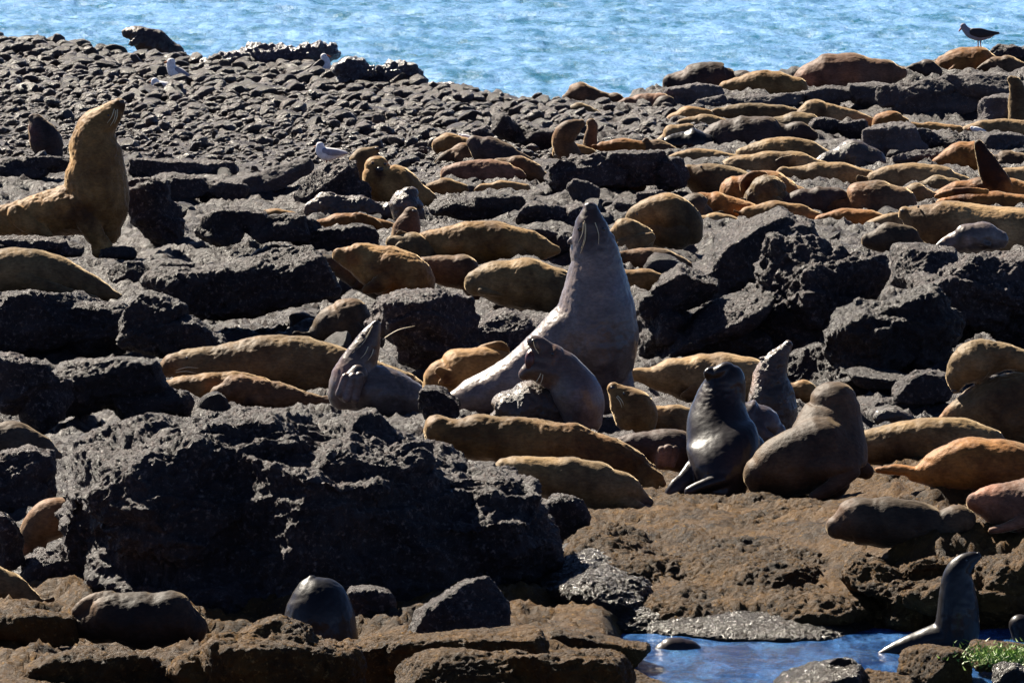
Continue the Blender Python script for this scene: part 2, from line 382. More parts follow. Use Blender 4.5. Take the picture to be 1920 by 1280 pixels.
    # surface depth at a pixel: nearest vertex toward the camera
    def surf(x, y):
        q = P(x, y, Y); k = ((cw[:, 0] - q[0]) ** 2 + (cw[:, 2] - q[2]) ** 2) < (5 * s) ** 2
        return ((cw[k, 1].min() - Y) / s) if k.any() else -2
    for e in eyes: sph('eye', 'eye', e[0], e[1], e[2], surf(e[0], e[1]) + e[2] * 0.3)
    if nose: sph('nose', 'nose', nose[0], nose[1], nose[2], surf(nose[0], nose[1]) + nose[2] * 0.4, 1.2, 0.9)
    if whisk:
        wb = MB()
        for (x0, y0, x1, y1) in whisk:
            zz = surf(x0, y0); mx_, my_ = (x0 + x1) / 2 + (y1 - y0) * 0.08, (y0 + y1) / 2 - (x1 - x0) * 0.08
            ps = [(*(P(x, y, Y + dd * s) - base), r * s, r * s) for x, y, dd, r in ((x0, y0, zz - 1, 1.0), (mx_, my_, zz - 8, 0.8), (x1, y1, zz - 10, 0.3))]
            tube(wb, ps, nv=5, sub=4)
        V, T = wb.arrays(); link('whiskers', mesh_from('whiskers', V, T), 'whisker', (0, 0, 0), o)
    if mouth:
        for (x, y, rx, ry, dd) in mouth:
            V, T = ICO[3]; q = P(x, y, Y + dd * s) - base
            link('mouth_lining', mesh_from('mouth_lining', V * np.array([rx, rx * 0.8, ry]) * s, T), 'mouth', q, o)
    return o
DK = (0.35, 0.33, 0.33); LT = (1.7, 1.7, 1.7); GR = (0.8, 0.95, 1.2)
# ---- the hero animals
seal('huge golden-brown bull at the left edge, head thrown back above a pale spread flipper', 'golden',
 [[(192,432,34),(187,395,52),(181,350,59),(181,305,51),(177,270,45),(182,243,36),(194,224,28),(210,209,19),(223,196,10)],
  [(175,385,52),(125,395,46),(70,404,37),(10,412,28),(-50,420,24),(-90,425,14)]],
 extra=[[(152,380,26,-35,14),(168,420,20,-40,10),(182,445,17,-42,8),(190,462,20,-42,5),(186,469,16,-42,4)],
        [(30,400,18,-28,10),(60,425,14,-34,8),(90,440,9,-36,6)]],
 eyes=[(203,217,3)], nose=(227,192,6), ears=[(164,224,4,200)], yb=484, whisk=[(214,205,200,232),(217,208,207,236),(220,206,214,232)],
 tone=[(150,395,30,(0.5,0.42,0.4)),(225,195,10,(0.4,0.35,0.33)),(190,460,14,(2.2,2.2,2.2)),(120,385,12,(1.6,1.5,1.4)),(80,385,10,(1.5,1.4,1.3)),(195,300,40,(0.8,0.75,0.7))], rough=1.8)  # wet highlights on the back painted in; chest patch mixes coat and painted shade
seal('tan seal sleeping head down at the left edge below the golden bull', 'olive',
 [(-60,520,42),(0,512,44),(60,508,40),(115,520,34),(165,538,25),(202,552,14),(222,558,7)],
 extra=[[(40,522,13,-38,8),(105,545,11,-40,7),(178,563,7,-30,5)]], nose=(222,559,4), tone=[(20,495,26,(1.4,1.35,1.3))])
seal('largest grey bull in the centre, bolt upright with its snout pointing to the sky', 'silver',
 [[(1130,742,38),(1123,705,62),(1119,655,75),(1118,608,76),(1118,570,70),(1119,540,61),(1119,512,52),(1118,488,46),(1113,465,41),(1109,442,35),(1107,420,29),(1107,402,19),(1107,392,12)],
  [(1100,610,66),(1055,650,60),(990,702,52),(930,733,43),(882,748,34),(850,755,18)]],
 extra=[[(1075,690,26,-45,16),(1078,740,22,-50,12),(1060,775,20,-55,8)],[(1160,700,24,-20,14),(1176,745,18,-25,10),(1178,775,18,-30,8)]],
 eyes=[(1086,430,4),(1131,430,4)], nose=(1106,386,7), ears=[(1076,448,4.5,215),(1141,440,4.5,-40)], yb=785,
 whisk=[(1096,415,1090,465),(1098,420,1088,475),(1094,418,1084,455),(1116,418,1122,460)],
 tone=[(1106,412,40,(0.26,0.17,0.11)),(1112,440,26,(0.32,0.2,0.12)),(1095,500,16,(1.5,1.4,1.25)),(1170,540,30,(0.75,0.85,1.1)),(1155,650,66,(0.5,0.5,0.56)),(940,720,60,(1.35,1.3,1.25))])  # shade on the right chest, bluish right edge and lit lower back painted in
seal('blue-grey seal yawning with its red mouth wide open in front of the grey bull', 'silver',
 [[(1092,785,38),(1088,760,46),(1076,730,46),(1060,700,36),(1042,680,30),(1026,662,20),(1010,646,15),(998,640,10)],
  [(1046,700,34),(1022,694,30),(1004,694,23),(991,698,15),(983,703,10)],
  [(1036,676,30),(1014,672,22),(1000,668,15)]],
 mouth=[(994,677,10,19,-12)], yb=815, eyes=[(1036,664,3)], nose=(1002,640,6), whisk=[(1010,662,1000,640),(1014,700,998,722),(1018,702,1010,724)],
 tone=[(1022,672,42,(0.50,0.28,0.15)),(1000,712,28,(0.55,0.33,0.18)),(1110,740,40,(0.8,0.95,1.25))], rough=0.6)
seal('wet mottled brown seal curled up directly below the yawning one', 'wetbrown',
 [(938,785,20),(955,772,36),(988,762,46),(1025,772,42),(1062,790,30),(1092,803,14)],
 extra=[[(1030,750,24,-8,14),(1060,745,22,4,14),(1085,760,16,8,10)]], yb=815, rough=2, tone=[(1000,735,26,(1.6,1.5,1.4)),(935,770,30,(1.5,1.3,1.1))])
seal('long ginger-brown seal stretched out beyond the big boulder with toes of its flipper spread', 'golden',
 [(820,805,26),(865,815,35),(930,822,42),(1000,828,42),(1070,840,41),(1130,856,38),(1180,872,31),(1212,888,21)],
 extra=[[(1190,880,20,-14,12),(1216,893,18,-22,12)],[(1205,893,7,-26,7),(1203,916,6,-28,6)],[(1214,896,7,-28,7),(1216,922,6,-30,6)],[(1223,895,7,-28,7),(1230,919,6,-30,6)],[(1231,891,7,-26,7),(1244,908,6,-28,6)]],
 tone=[(900,800,70,(0.75,0.8,0.85)),(1120,860,80,(0.75,0.6,0.5)),(1222,912,16,(1.5,1.5,1.5))], rough=1.5, yb=917)
seal('olive-grey seal lying nearest the big boulder, in front of the long ginger one', 'olive',
 [(950,885,26),(1005,887,33),(1065,898,39),(1118,908,40),(1163,918,31),(1198,932,17),(1217,942,8)],
 extra=[[(1160,935,14,-20,8),(1195,948,8,-24,6),(1220,952,4,-20,4)]], tone=[(1000,865,40,(1.3,1.25,1.1)),(1215,945,16,(0.5,0.6,1.1))], yb=957)  # blue shine at the right tip painted into the tone
seal('soaked dark seal sitting up with a glossy back and spiky neck fur', 'wet',
 [[(1352,905,50,-70),(1356,870,62,-55),(1355,830,67,-25),(1348,792,60,10),(1350,758,49,30),(1357,730,41,38),(1361,710,35,36),(1356,700,24,30)],
  [(1370,840,56,-10),(1398,850,40,0),(1400,880,32,0)]],
 extra=[[(1302,880,18,-60,14),(1286,900,17,-80,12),(1270,914,16,-95,10),(1260,928,14,-100,7)],[(1360,898,12,-110,12),(1325,908,11,-118,10),(1292,922,9,-120,8)],[(1340,704,20,28,16),(1330,699,11,22,10)]],
 nose=(1326,697,5), yb=930, ruff=[(1345,740,30)], rough=0.4,
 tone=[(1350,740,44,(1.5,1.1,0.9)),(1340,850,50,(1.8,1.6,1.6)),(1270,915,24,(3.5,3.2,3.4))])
seal('big dark brown seal sitting with its back turned, slumped like a sack at the ledge', 'darkbrown',
 [[(1552,900,42,-40),(1548,870,74,-30),(1552,830,74,-5),(1558,792,63,20),(1563,765,50,35),(1563,755,44,38)],
  [(1545,850,72,-20),(1490,868,62,-30),(1452,882,52,-35),(1432,892,40,-35)]],
 extra=[[(1600,882,15,-70,12),(1562,910,13,-95,11),(1524,932,8,-110,8)],[(1600,870,20,-10,14),(1625,885,14,-5,10)]],
 yb=930, tone=[(1430,860,50,(1.5,1.35,1.1)),(1530,935,20,(3,2.8,2.6)),(1550,740,60,(1.3,1.2,1.1))], rough=0.7)
seal('scruffy pale-chested seal pointing its snout up, behind the soaked dark seal', 'wetbrown',
 [(1452,808,34),(1450,780,42),(1446,745,42),(1446,712,34),(1453,688,25),(1463,668,17),(1472,655,10),(1478,646,6)],
 ears=[(1432,672,3,180)], nose=(1479,644,5), ruff=[(1430,700,30),(1440,680,20)], rough=1.8, tone=[(1420,710,22,(2.6,2.2,1.9)),(1470,720,34,(0.5,0.45,0.45))], yb=840)
seal('smooth purple-grey rump between the soaked seal and the slumped brown one', 'silver',
 [(1395,792,44),(1425,798,38),(1448,815,25)], yb=862, tone=[(1420,790,60,(0.6,0.55,0.6))])
seal('tan seal asleep on its side behind the soaked dark seal, rump towards the grey bull', 'tan',
 [(1188,703,8),(1222,704,17),(1262,706,32),(1308,708,44),(1355,710,46),(1400,708,42),(1430,715,30)], tone=[(1250,710,60,(0.85,0.85,0.85))])
seal('small golden seal lifting its pointed face just right of the grey bull', 'golden',
 [(1200,812,26),(1194,785,39),(1182,764,38),(1167,747,28),(1157,736,17),(1150,728,9)], ears=[(1190,748,3,100)], nose=(1149,727,5), eyes=[(1170,738,3)], yb=828, whisk=[(1158,742,1170,760),(1156,744,1166,764)])
seal('golden pup curled against the small golden seal with the lifted face', 'tan',
 [(1208,795,12),(1232,788,24),(1262,785,27),(1292,792,24)], yb=822, tone=[(1240,770,18,(1.3,1.3,1.3)),(1260,800,24,(0.6,0.6,0.6))])
seal('dark seal lying between the golden pup and the long ginger seal, flipper toes showing', 'dark',
 [(1165,838,18),(1210,838,30),(1260,842,36),(1300,850,34)],
 extra=[[(1272,842,14,-30,8),(1252,856,18,-34,9),(1240,868,12,-34,6)],[(1241,843,6,-40,7),(1238,866,6,-40,6)],[(1253,840,6,-42,7),(1248,870,6,-42,6)],[(1266,842,6,-40,7),(1260,872,6,-40,6)]],
 yb=899, tone=[(1250,858,22,(4.5,4,3.6))])
seal('purple-grey seal with brown head raised and wrinkled flipper on its chest', 'silver',
 [[(640,742,26),(678,732,44),(725,738,46),(768,752,36),(796,766,16)],
  [(655,728,38),(664,702,38),(677,672,31),(688,648,23),(697,626,15),(705,609,8)]],
 extra=[[(672,700,16,-45,9),(660,718,20,-50,9),(650,736,20,-50,7)],[(648,706,6,-58,6),(636,738,7,-58,6)],[(662,706,6,-60,6),(650,746,7,-60,6)],[(675,704,6,-59,6),(666,748,7,-59,6)]],
 nose=(706,605,5), eyes=[(680,628,3)], yb=790, whisk=[(698,612,665,650),(694,620,660,662),(718,636,778,611),(690,650,676,672),(700,655,690,675)],
 tone=[(690,640,44,(0.5,0.33,0.22)),(660,725,24,(1.8,1.7,1.8)),(640,690,16,(1.2,0.9,0.8))])
seal('long grey-brown seal asleep on its belly at left, whiskered muzzle to the left', 'olive',
 [(306,698,10),(324,686,22),(360,684,30),(410,686,35),(462,681,46),(520,680,52),(580,688,52),(640,702,48),(700,718,42),(750,730,34),(785,740,24)],
 nose=(304,700,5), eyes=[(350,672,3)], whisk=[(330,694,372,690),(330,698,368,700)], yb=738, rough=1.5, tone=[(470,650,60,(1.3,1.2,1.15)),(320,690,24,(1.2,0.95,0.85))])
seal('slim golden pup dozing nose-left on the boulder edge below the long grey-brown seal', 'golden',
 [(260,740,8),(280,738,15),(320,734,23),(362,730,27),(405,728,28),(450,724,25),(492,728,18),(515,735,8)], nose=(257,742,4), eyes=[(284,732,2)], rough=1.6, tone=[(390,720,14,(1.4,1.2,1.1))])
seal('brown seal pup lying head to tail against the slim golden pup', 'brown',
 [(412,742,18),(440,734,27),(490,736,26),(540,744,20),(590,750,13),(622,754,7)], rough=1.8, tone=[(460,725,50,(1.7,1.6,1.5))])
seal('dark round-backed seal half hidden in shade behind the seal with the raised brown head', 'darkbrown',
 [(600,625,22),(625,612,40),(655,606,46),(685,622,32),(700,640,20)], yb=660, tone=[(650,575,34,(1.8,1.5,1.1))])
seal('golden seal curved on its side, dark flipper folded, left of the grey bull', 'golden',
 [(812,738,18),(830,712,36),(862,698,44),(910,692,40),(960,696,34)],
 extra=[[(852,712,12,-38,7),(838,704,11,-42,6),(822,694,8,-44,4)],[(845,716,9,-40,6),(828,716,6,-42,4)],[(905,655,9,4,6),(935,648,9,0,6),(950,655,5,0,4)]],
 yb=752, tone=[(838,706,15,(0.3,0.22,0.2)),(945,650,12,(0.5,0.45,0.4))])
seal('glossy golden seal on its side with dark mottled flank, front of the central group', 'golden',
 [(636,476,13),(672,486,28),(714,500,41),(758,520,47),(784,546,37),(794,562,22)], rough=1.5, yb=585,
 tone=[(720,500,24,(0.6,0.48,0.4)),(740,540,22,(1.1,0.7,0.4)),(790,560,26,(0.5,0.45,0.45)),(660,480,16,(0.8,0.55,0.4))])
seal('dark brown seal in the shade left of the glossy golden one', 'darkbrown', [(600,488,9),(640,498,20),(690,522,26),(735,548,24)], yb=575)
seal('brown seal resting its head down between two golden ones in the central group', 'brown',
 [(790,498,16),(832,505,26),(866,508,29),(884,528,22),(888,545,12)], yb=570)
seal('broad golden-olive seal lying behind the grey bull, left of its back', 'olive',
 [(892,530,22),(930,526,38),(985,530,45),(1040,545,42),(1075,560,34)], extra=[[(900,545,5,-30,6),(925,550,3,-34,5),(945,554,2,-34,4)]], tone=[(980,500,60,(1.35,1.25,1.05))], yb=600)
seal('fattest golden seal of the central group with pale scars on its flank', 'golden',
 [(795,452,14),(830,455,28),(880,454,38),(930,454,39),(980,459,32),(1020,466,17),(1043,469,7)], rough=1.3, yb=500,
 tone=[(850,460,14,(1.8,1.7,1.7)),(860,480,20,(1.1,0.8,0.4)),(930,480,30,(0.8,0.65,0.4))])
seal('small brown seal with head held up in front of the fattest golden one', 'brown',
 [(756,458,26),(762,434,26),(767,414,20),(770,400,13)], nose=(776,396,4), yb=480, tone=[(765,430,30,(1.5,1.2,1.1))])
seal('grey-headed seal tucked below the small brown one with its head held up', 'olive', [(735,455,12),(772,460,24),(798,474,20)], yb=500)
seal('wet shaggy seal with white sheen on its neck above the small brown one', 'wetbrown',
 [(780,402,18),(764,394,30),(764,376,26),(768,364,16)], rough=2.2, yb=425, tone=[(760,378,12,(2.2,2.2,2.2))])  # wet highlight on the neck painted as a white tone
seal('golden seal looking straight at the camera with a dark muzzle', 'golden',
 [(706,308,18),(712,322,27),(738,344,35),(775,360,25),(808,371,9)], eyes=[(699,306,3),(722,308,3)], nose=(712,318,6), yb=388,
 extra=[[(724,345,20,4,14),(735,375,12,0,8),(742,392,8,-6,6)]], tone=[(713,322,10,(0.25,0.2,0.2))])
seal('slender olive seal arching its neck behind the golden one that faces the camera', 'olive',
 [(690,350,22),(676,330,20),(671,312,19),(679,296,17),(694,287,11),(705,281,6)], nose=(707,279,4), yb=372)
seal('orange-brown seal stretched flat between dark rocks left of centre', 'orange', [(597,422,8),(630,416,14),(670,416,16),(710,424,13),(740,432,8)], extra=[[(665,404,5,-6,4),(700,416,7,-14,5),(715,432,5,-16,4)]], yb=437)
seal('thin strip of golden seal back showing between rocks at centre left', 'golden', [(482,403,6),(512,402,10),(545,406,9),(560,410,6)], yb=416)
seal('grey speckled wet seal lying behind the orange-brown one between dark rocks', 'wetbrown', [(582,388,13),(618,386,20),(675,388,19),(716,394,13)], rough=3, yb=410, tone=[(595,380,20,(1.8,1.8,1.8))])
# group before the cobbles
seal('tan seal at the far left of the group below the cobble beach', 'golden', [(826,270,13),(843,268,18),(872,278,17)], yb=300)
seal('golden-brown seal leaning on the tan one at the cobble edge', 'brown', [(850,292,12),(868,287,20),(895,293,18)], yb=310, tone=[(870,280,20,(1.8,1.6,1.3))])
seal('black seal sitting hunched at the edge of the cobbles', 'dark', [(886,264,9),(902,272,18),(928,286,24),(962,298,19),(985,305,12)], extra=[[(905,285,14),(902,310,9)]], yb=322)
seal('reddish seal lying in front of the hunched black one', 'red', [(842,325,14),(876,321,19),(918,319,19),(955,322,16)], yb=345)
seal('brown seal lying right of the reddish one by the dark outcrop', 'brown', [(935,312,14),(968,312,19),(998,320,16),(1016,332,10)], yb=342, tone=[(990,305,24,(1.6,1.4,1.1))])
seal('small tan seal half hidden below the reddish seal', 'golden', [(808,352,9),(835,349,14),(868,354,9)], yb=368)
seal('pale sliver of a seal lying under the dark outcrop at top centre', 'tan', [(905,352,7),(940,349,9),(985,354,8)], yb=365)
seal('brown seal bending its neck over beside the dark outcrop at top centre', 'brown', [(1068,288,20),(1056,270,20),(1062,250,20),(1078,238,14),(1090,232,8)], yb=300, tone=[(1050,262,22,(2.0,1.7,1.3))])
seal('pale golden pup under the seal that bends its neck', 'golden', [(1046,284,9),(1072,280,12),(1100,285,9)], yb=296)
seal('dark thin-necked seal upright right of the seal that bends its neck', 'brown', [(1106,274,13),(1108,255,11),(1110,240,10),(1108,230,8)], yb=288)
seal('round brown-grey seal on the waterline at top centre against the sea', 'brown', [(1064,184,9),(1085,175,19),(1112,180,15),(1142,186,8)], tone=[(1085,168,20,(1.8,1.7,1.7))], yb=196)
seal('flat tan seal just below the round one on the waterline', 'olive', [(1062,210,7),(1086,206,12),(1110,211,8)], yb=220)
seal('smooth dark seal mound silhouetted against the sea', 'dark', [(1258,152,11),(1288,146,22),(1328,142,25),(1360,142,22),(1374,148,12)], yb=172, tone=[(1275,135,16,(2.5,2,1.8))])
seal('tan seal with a brown flipper hanging over a grey rock by the sea', 'golden', [(1362,163,10),(1388,158,16),(1425,154,21),(1462,155,20),(1494,160,14)], extra=[[(1405,165,9,-18,5),(1404,180,11,-20,5),(1406,190,12,-20,4)]], yb=180, tone=[(1405,178,14,(0.45,0.3,0.2))])
seal('biggest brown seal on the skyline with its head hanging down left', 'red', [(1512,158,13),(1518,145,20),(1545,132,30),(1585,130,30),(1630,129,23),(1668,130,15),(1692,132,6)], extra=[[(1560,150,12,-22,8),(1572,163,8,-26,6)]], yb=168, tone=[(1512,150,14,(2.2,2.0,1.8)),(1590,140,20,(1.4,1.2,1))])
seal('reddish seal left of the pale rock on the waterline, half behind a dark one', 'red', [(1186,194,10),(1212,190,16),(1240,190,14)], yb=208)
seal('dark little seal end-on by the reddish waterline seal', 'dark', [(1238,200,10),(1248,192,12),(1256,198,9)], yb=210)
seal('orange seal on the top right rocks with a gull standing on it', 'orange', [(1772,118,14),(1800,111,23),(1838,112,23),(1862,120,13)], yb=135)
seal('brown seal pressed behind the orange one under the gull', 'brown', [(1862,120,12),(1888,119,15),(1915,126,9)], yb=137)
seal('small dark head poking up left of the orange seal with the gull', 'dark', [(1722,126,8),(1738,124,11),(1754,132,9)], yb=145)
seal('tan seal raising its rounded head among the grey rocks at upper right', 'tan', [(1512,212,14),(1527,202,15),(1548,210,16),(1595,216,10),(1638,228,6)], yb=236, tone=[(1540,212,12,(0.4,0.35,0.3))])
seal('olive seal lying in front of the tan seal with the rounded head', 'olive', [(1452,232,11),(1488,228,17),(1525,230,15)], yb=250)
seal('grey seal stretched flat behind the large dark brown one', 'olive', [(1352,210,8),(1405,207,13),(1465,211,13),(1502,217,8)], yb=228)
seal('large dark brown seal lying across the upper right group', 'dark', [(1316,268,11),(1350,253,24),(1398,246,28),(1442,243,23),(1475,246,12)], yb=282)
seal('blue-black seal end-on at the left of the large dark brown one', 'wet', [(1272,264,13),(1298,260,20),(1322,266,14)], yb=283)
seal('golden seal far back left of the grey flat one', 'golden', [(1262,224,9),(1288,213,13),(1325,216,10)], yb=236)
seal('pale golden pup lying below the far back golden seal', 'tan', [(1288,230,8),(1320,226,12),(1358,232,8)], yb=244)
seal('pale rump of a seal beside the blue-black one', 'tan', [(1245,262,9),(1262,250,14),(1290,240,10)], yb=278)
seal('golden seal sunning on top of the dark outcrop', 'orange', [(1130,277,9),(1162,273,13),(1205,277,12)], yb=293)
seal('brown seal with a dark flipper right of the golden seal on the outcrop', 'brown', [(1206,275,9),(1232,274,13),(1260,284,8)], extra=[[(1208,270,6,-6,5),(1212,263,6,-6,4)]], yb=293)
seal('narrow tan seal lying behind the face-left seal of the right group', 'tan', [(1268,295,8),(1305,291,12),(1350,296,12),(1390,300,8)], yb=311)
seal('rounded tan seal below the large dark brown one', 'olive', [(1392,288,9),(1430,280,19),(1480,279,21),(1520,283,19),(1552,296,11)], yb=306, tone=[(1470,262,40,(1.4,1.3,1.1))])
seal('long tan seal with a dark flipper laid on its back', 'tan', [(1345,318,10),(1388,309,17),(1440,304,20),(1495,304,17),(1550,314,10)], extra=[[(1440,322,6,-24,5),(1462,308,12,-26,5),(1486,298,9,-26,4)]], yb=330, tone=[(1466,307,22,(0.18,0.15,0.17))])
seal('brown-faced seal looking left over the rocks, eyes half shut', 'olive', [(1289,318,9),(1308,324,17),(1334,330,23),(1368,338,24),(1400,350,24)], eyes=[(1315,313,2.4)], nose=(1285,316,4), yb=368, ears=[(1346,312,2.5,0)], tone=[(1310,330,26,(0.6,0.48,0.4))])
seal('bright orange seal scratching with a dark curved flipper', 'orange', [(1378,352,20),(1410,352,31),(1450,355,33),(1490,364,20),(1520,371,9)], extra=[[(1398,365,7,-32,6),(1396,345,9,-36,6),(1412,332,10,-36,6),(1432,330,8,-34,6)]], yb=392, tone=[(1402,345,16,(0.25,0.14,0.12))])
seal('mottled grey-brown head of a seal resting on the bright orange one', 'olive', [(1425,362,20),(1440,352,24),(1450,366,18)], yb=396, dy=-0.15, rough=2)
seal('black seal flank and flipper right of the bright orange one', 'dark', [(1462,384,5),(1500,370,13),(1540,364,15),(1562,362,9)], yb=400)
seal('orange seal lying low in front of the bright orange one', 'orange', [(1312,372,10),(1338,378,17),(1380,390,18),(1425,400,13)], yb=412)
seal('slim tan-orange seal between the low orange one and the dark bank', 'golden', [(1402,398,10),(1450,392,14),(1500,398,13),(1530,405,8)], yb=416)
seal('large grey-brown seal curled with its nose tucked down left, behind the dark bank', 'olive', [[(1182,421,9),(1194,408,20),(1220,402,31),(1255,402,39),(1288,416,28),(1298,440,20)],[(1225,430,30),(1270,435,34)]], eyes=[(1195,402,2.5)], nose=(1179,425,4), yb=478, tone=[(1260,420,40,(0.6,0.6,0.65)),(1240,370,40,(1.5,1.35,1.2))])
seal('dark seal tucked behind the large curled grey-brown one', 'darkbrown', [(1282,388,18),(1306,384,20),(1322,396,10)], yb=420)
seal('tan seal belly and shoulder left of the large curled grey-brown one', 'tan', [(1148,445,12),(1172,432,24),(1205,450,24)], extra=[[(1165,462,14,-20,8),(1200,452,14,-24,8),(1220,446,10,-22,6)]], yb=485)
seal('sliver of a tan seal on top of the dark bank', 'tan', [(1310,414,9),(1340,410,10),(1375,414,8)], yb=428)
seal('brown seal curled in the hollow right of the grey bull', 'brown', [(1175,483,13),(1208,486,21),(1250,490,21),(1288,500,9)], yb=514, tone=[(1190,475,24,(1.8,1.6,1.4))])
seal('golden-olive seal just right of the grey bull, lowest in the hollow', 'golden', [(1165,530,22),(1212,526,21),(1252,530,9)], yb=552)
seal('tan seal lying behind the striped brown one of the right group', 'tan', [(1482,322,7),(1528,322,15),(1580,322,16),(1628,330,9)], yb=342)
seal('pale seal in the upper half of the right group, broad and straight', 'tan', [(1642,334,12),(1670,327,17),(1720,326,19),(1770,329,16),(1808,340,8)], yb=352)
seal('striped brown seal hunched into a round ball', 'brown', [(1576,384,11),(1604,372,26),(1645,370,32),(1686,374,24)], yb=402, tone=[(1590,370,34,(1.9,1.5,1.0))])
seal('pale seal pup behind the striped brown ball', 'tan', [(1690,362,10),(1718,359,13),(1748,368,8)], yb=385)
seal('small grey-tan seal at the end of the straight pale one', 'olive', [(1725,348,7),(1758,342,12),(1792,344,8)], yb=362)
seal('orange seal raising a tall black flipper into the air', 'orange', [(1748,372,8),(1790,360,18),(1840,354,21),(1890,354,18),(1940,358,14)], extra=[[(1874,356,26,-22,12),(1860,324,22,-24,11),(1846,296,16,-24,9),(1834,270,8,-24,7)]], yb=385, tone=[(1836,272,40,(0.09,0.07,0.08)),(1848,303,36,(0.09,0.07,0.08)),(1860,330,28,(0.10,0.08,0.08))])
seal('deep orange seal with dark folded flipper at the right edge, above the long tan one', 'orange', [(1765,380,7),(1810,376,13),(1870,376,16),(1935,384,14)], extra=[[(1755,368,3,-14,4),(1800,358,6,-18,5),(1850,359,4,-18,4)]], yb=400, tone=[(1800,358,26,(0.25,0.15,0.12))])
seal('long tan seal with a dark whiskered face pointing left at the right edge', 'tan', [(1697,397,8),(1717,401,18),(1748,407,30),(1785,411,34),(1830,418,34),(1880,426,38),(1935,432,38)], eyes=[(1722,388,2.4)], nose=(1692,396,4), yb=475, tone=[(1745,415,48,(0.42,0.35,0.3))])
seal('wet pale seal with a white-edged eye patch tucked below the long tan one', 'silver', [(1785,455,16),(1812,446,24),(1848,442,24),(1876,450,14)], yb=490, tone=[(1800,440,10,(0.4,0.3,0.2)),(1812,450,9,(2.4,2.4,2.4)),(1775,462,18,(1.5,1.1,0.9))])
seal('dark brown seal asleep on the crest of the dark bank', 'darkbrown', [(1628,452,12),(1662,446,27),(1698,452,27),(1722,466,15)], yb=486)
seal('orange seal lying low behind the crest of the dark bank', 'orange', [(1538,412,8),(1580,406,14),(1630,408,13),(1668,414,8)], yb=424)
seal('tan seal lying low next to the orange one behind the dark bank', 'tan', [(1632,422,8),(1668,412,12),(1705,406,10)], yb=430)
seal('orange-brown seal behind the raised black flipper', 'orange', [(1762,302,10),(1798,288,21),(1832,288,20)], yb=318)
seal('wet brown seal curled below the grey rocks at upper right', 'wetbrown', [(1565,292,12),(1598,284,21),(1636,296,17)], yb=316)
seal('small bright orange seal between grey rocks at upper right', 'orange', [(1650,224,11),(1674,222,13),(1694,230,8)], yb=240)
seal('thin orange-tan seal right of the small bright orange one', 'golden', [(1705,236,6),(1745,240,10),(1795,243,8)], yb=256)
seal('tan seal in the far right corner by the grey rocks', 'tan', [(1812,244,7),(1850,236,11),(1920,238,12)], yb=256)
seal('grey seal standing tall at the right edge among the grey rocks', 'olive', [(1912,225,21),(1910,195,19),(1908,172,14),(1903,157,12),(1895,149,6)], yb=240)
seal('brown-headed seal at the right edge beside the raised black flipper', 'brown', [(1868,300,10),(1885,298,14),(1920,305,16)], yb=325)
seal('tan seal at the right edge behind the deep orange one', 'tan', [(1885,330,12),(1930,326,16)], yb=348)
# right side
seal('grey seal folding its neck back over its body at the right edge', 'olive',
 [[(1772,790,16),(1805,778,34),(1852,768,56),(1905,772,74),(1965,780,80)],
  [(1792,728,9),(1798,706,24),(1822,682,40),(1862,668,30),(1905,672,20),(1945,695,26),(1960,730,40)]],
 eyes=[(1803,716,3)], nose=(1790,732,5), yb=848, rough=1.6, tone=[(1765,780,26,(1.5,1.1,0.9)),(1900,760,60,(0.6,0.55,0.55))])
seal('big smooth grey-tan seal lying behind the ledge, right of the slumped brown one', 'olive',
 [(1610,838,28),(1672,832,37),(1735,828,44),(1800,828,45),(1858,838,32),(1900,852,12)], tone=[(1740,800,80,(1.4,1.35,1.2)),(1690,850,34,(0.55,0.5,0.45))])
seal('bright ginger seal with bulging flank at the right edge', 'orange',
 [(1712,892,10),(1752,880,32),(1815,870,48),(1880,876,50),(1945,888,44)], extra=[[(1645,881,4,8,8),(1680,880,8,6,10),(1712,884,9,0,12)]], tone=[(1800,850,60,(1.1,1.15,1.2)),(1860,900,30,(0.6,0.55,0.5))])
seal('chestnut seal with a long pale flipper, lowest of the pair at the right edge', 'red',
 [(1828,938,16),(1868,942,36),(1930,948,52),(1980,950,50)], extra=[[(1920,975,12,-48,8),(1885,988,8,-55,8),(1858,994,5,-55,7)]], tone=[(1850,920,26,(1.7,1.4,1.2))])
seal('dark brown seal asleep in the crook of the brown ledge', 'darkbrown',
 [(1568,985,20),(1602,976,38),(1658,976,43),(1715,980,41),(1760,988,32),(1798,984,32),(1824,1002,14)], tone=[(1570,960,30,(2.0,1.6,1.4)),(1800,965,24,(1.7,1.5,1.2))], auto=False)
seal('sleek black seal sitting in the tide pool with nose lifted to the right', 'wet',
 [[(1790,1222,36),(1794,1185,40),(1796,1145,38),(1795,1108,32),(1795,1085,27),(1799,1068,23),(1809,1055,18),(1821,1047,12),(1833,1042,6)],
  [(1785,1195,36),(1745,1202,28),(1700,1214,20),(1665,1224,11),(1648,1228,5)]],
 extra=[[(1812,1200,16,-20,10),(1828,1225,14,-25,8)]], nose=(1834,1037,3), eyes=[(1812,1050,2.6)], ears=[(1780,1072,3,190)], Y=45.05, rough=0.5)
seal('wet seal cut off by the right edge beside the tide pool', 'wet', [(1912,1170,20),(1925,1190,28),(1935,1205,28)], Y=45.6, rough=0.5)
seal('round wet head surfacing in the tide pool', 'wet', [(1246,1226,22),(1258,1222,25),(1272,1221,26),(1288,1223,24),(1300,1227,20)], Y=45.25, rough=0.4, tone=[(1272,1215,40,(1.8,1.5,1.5))])
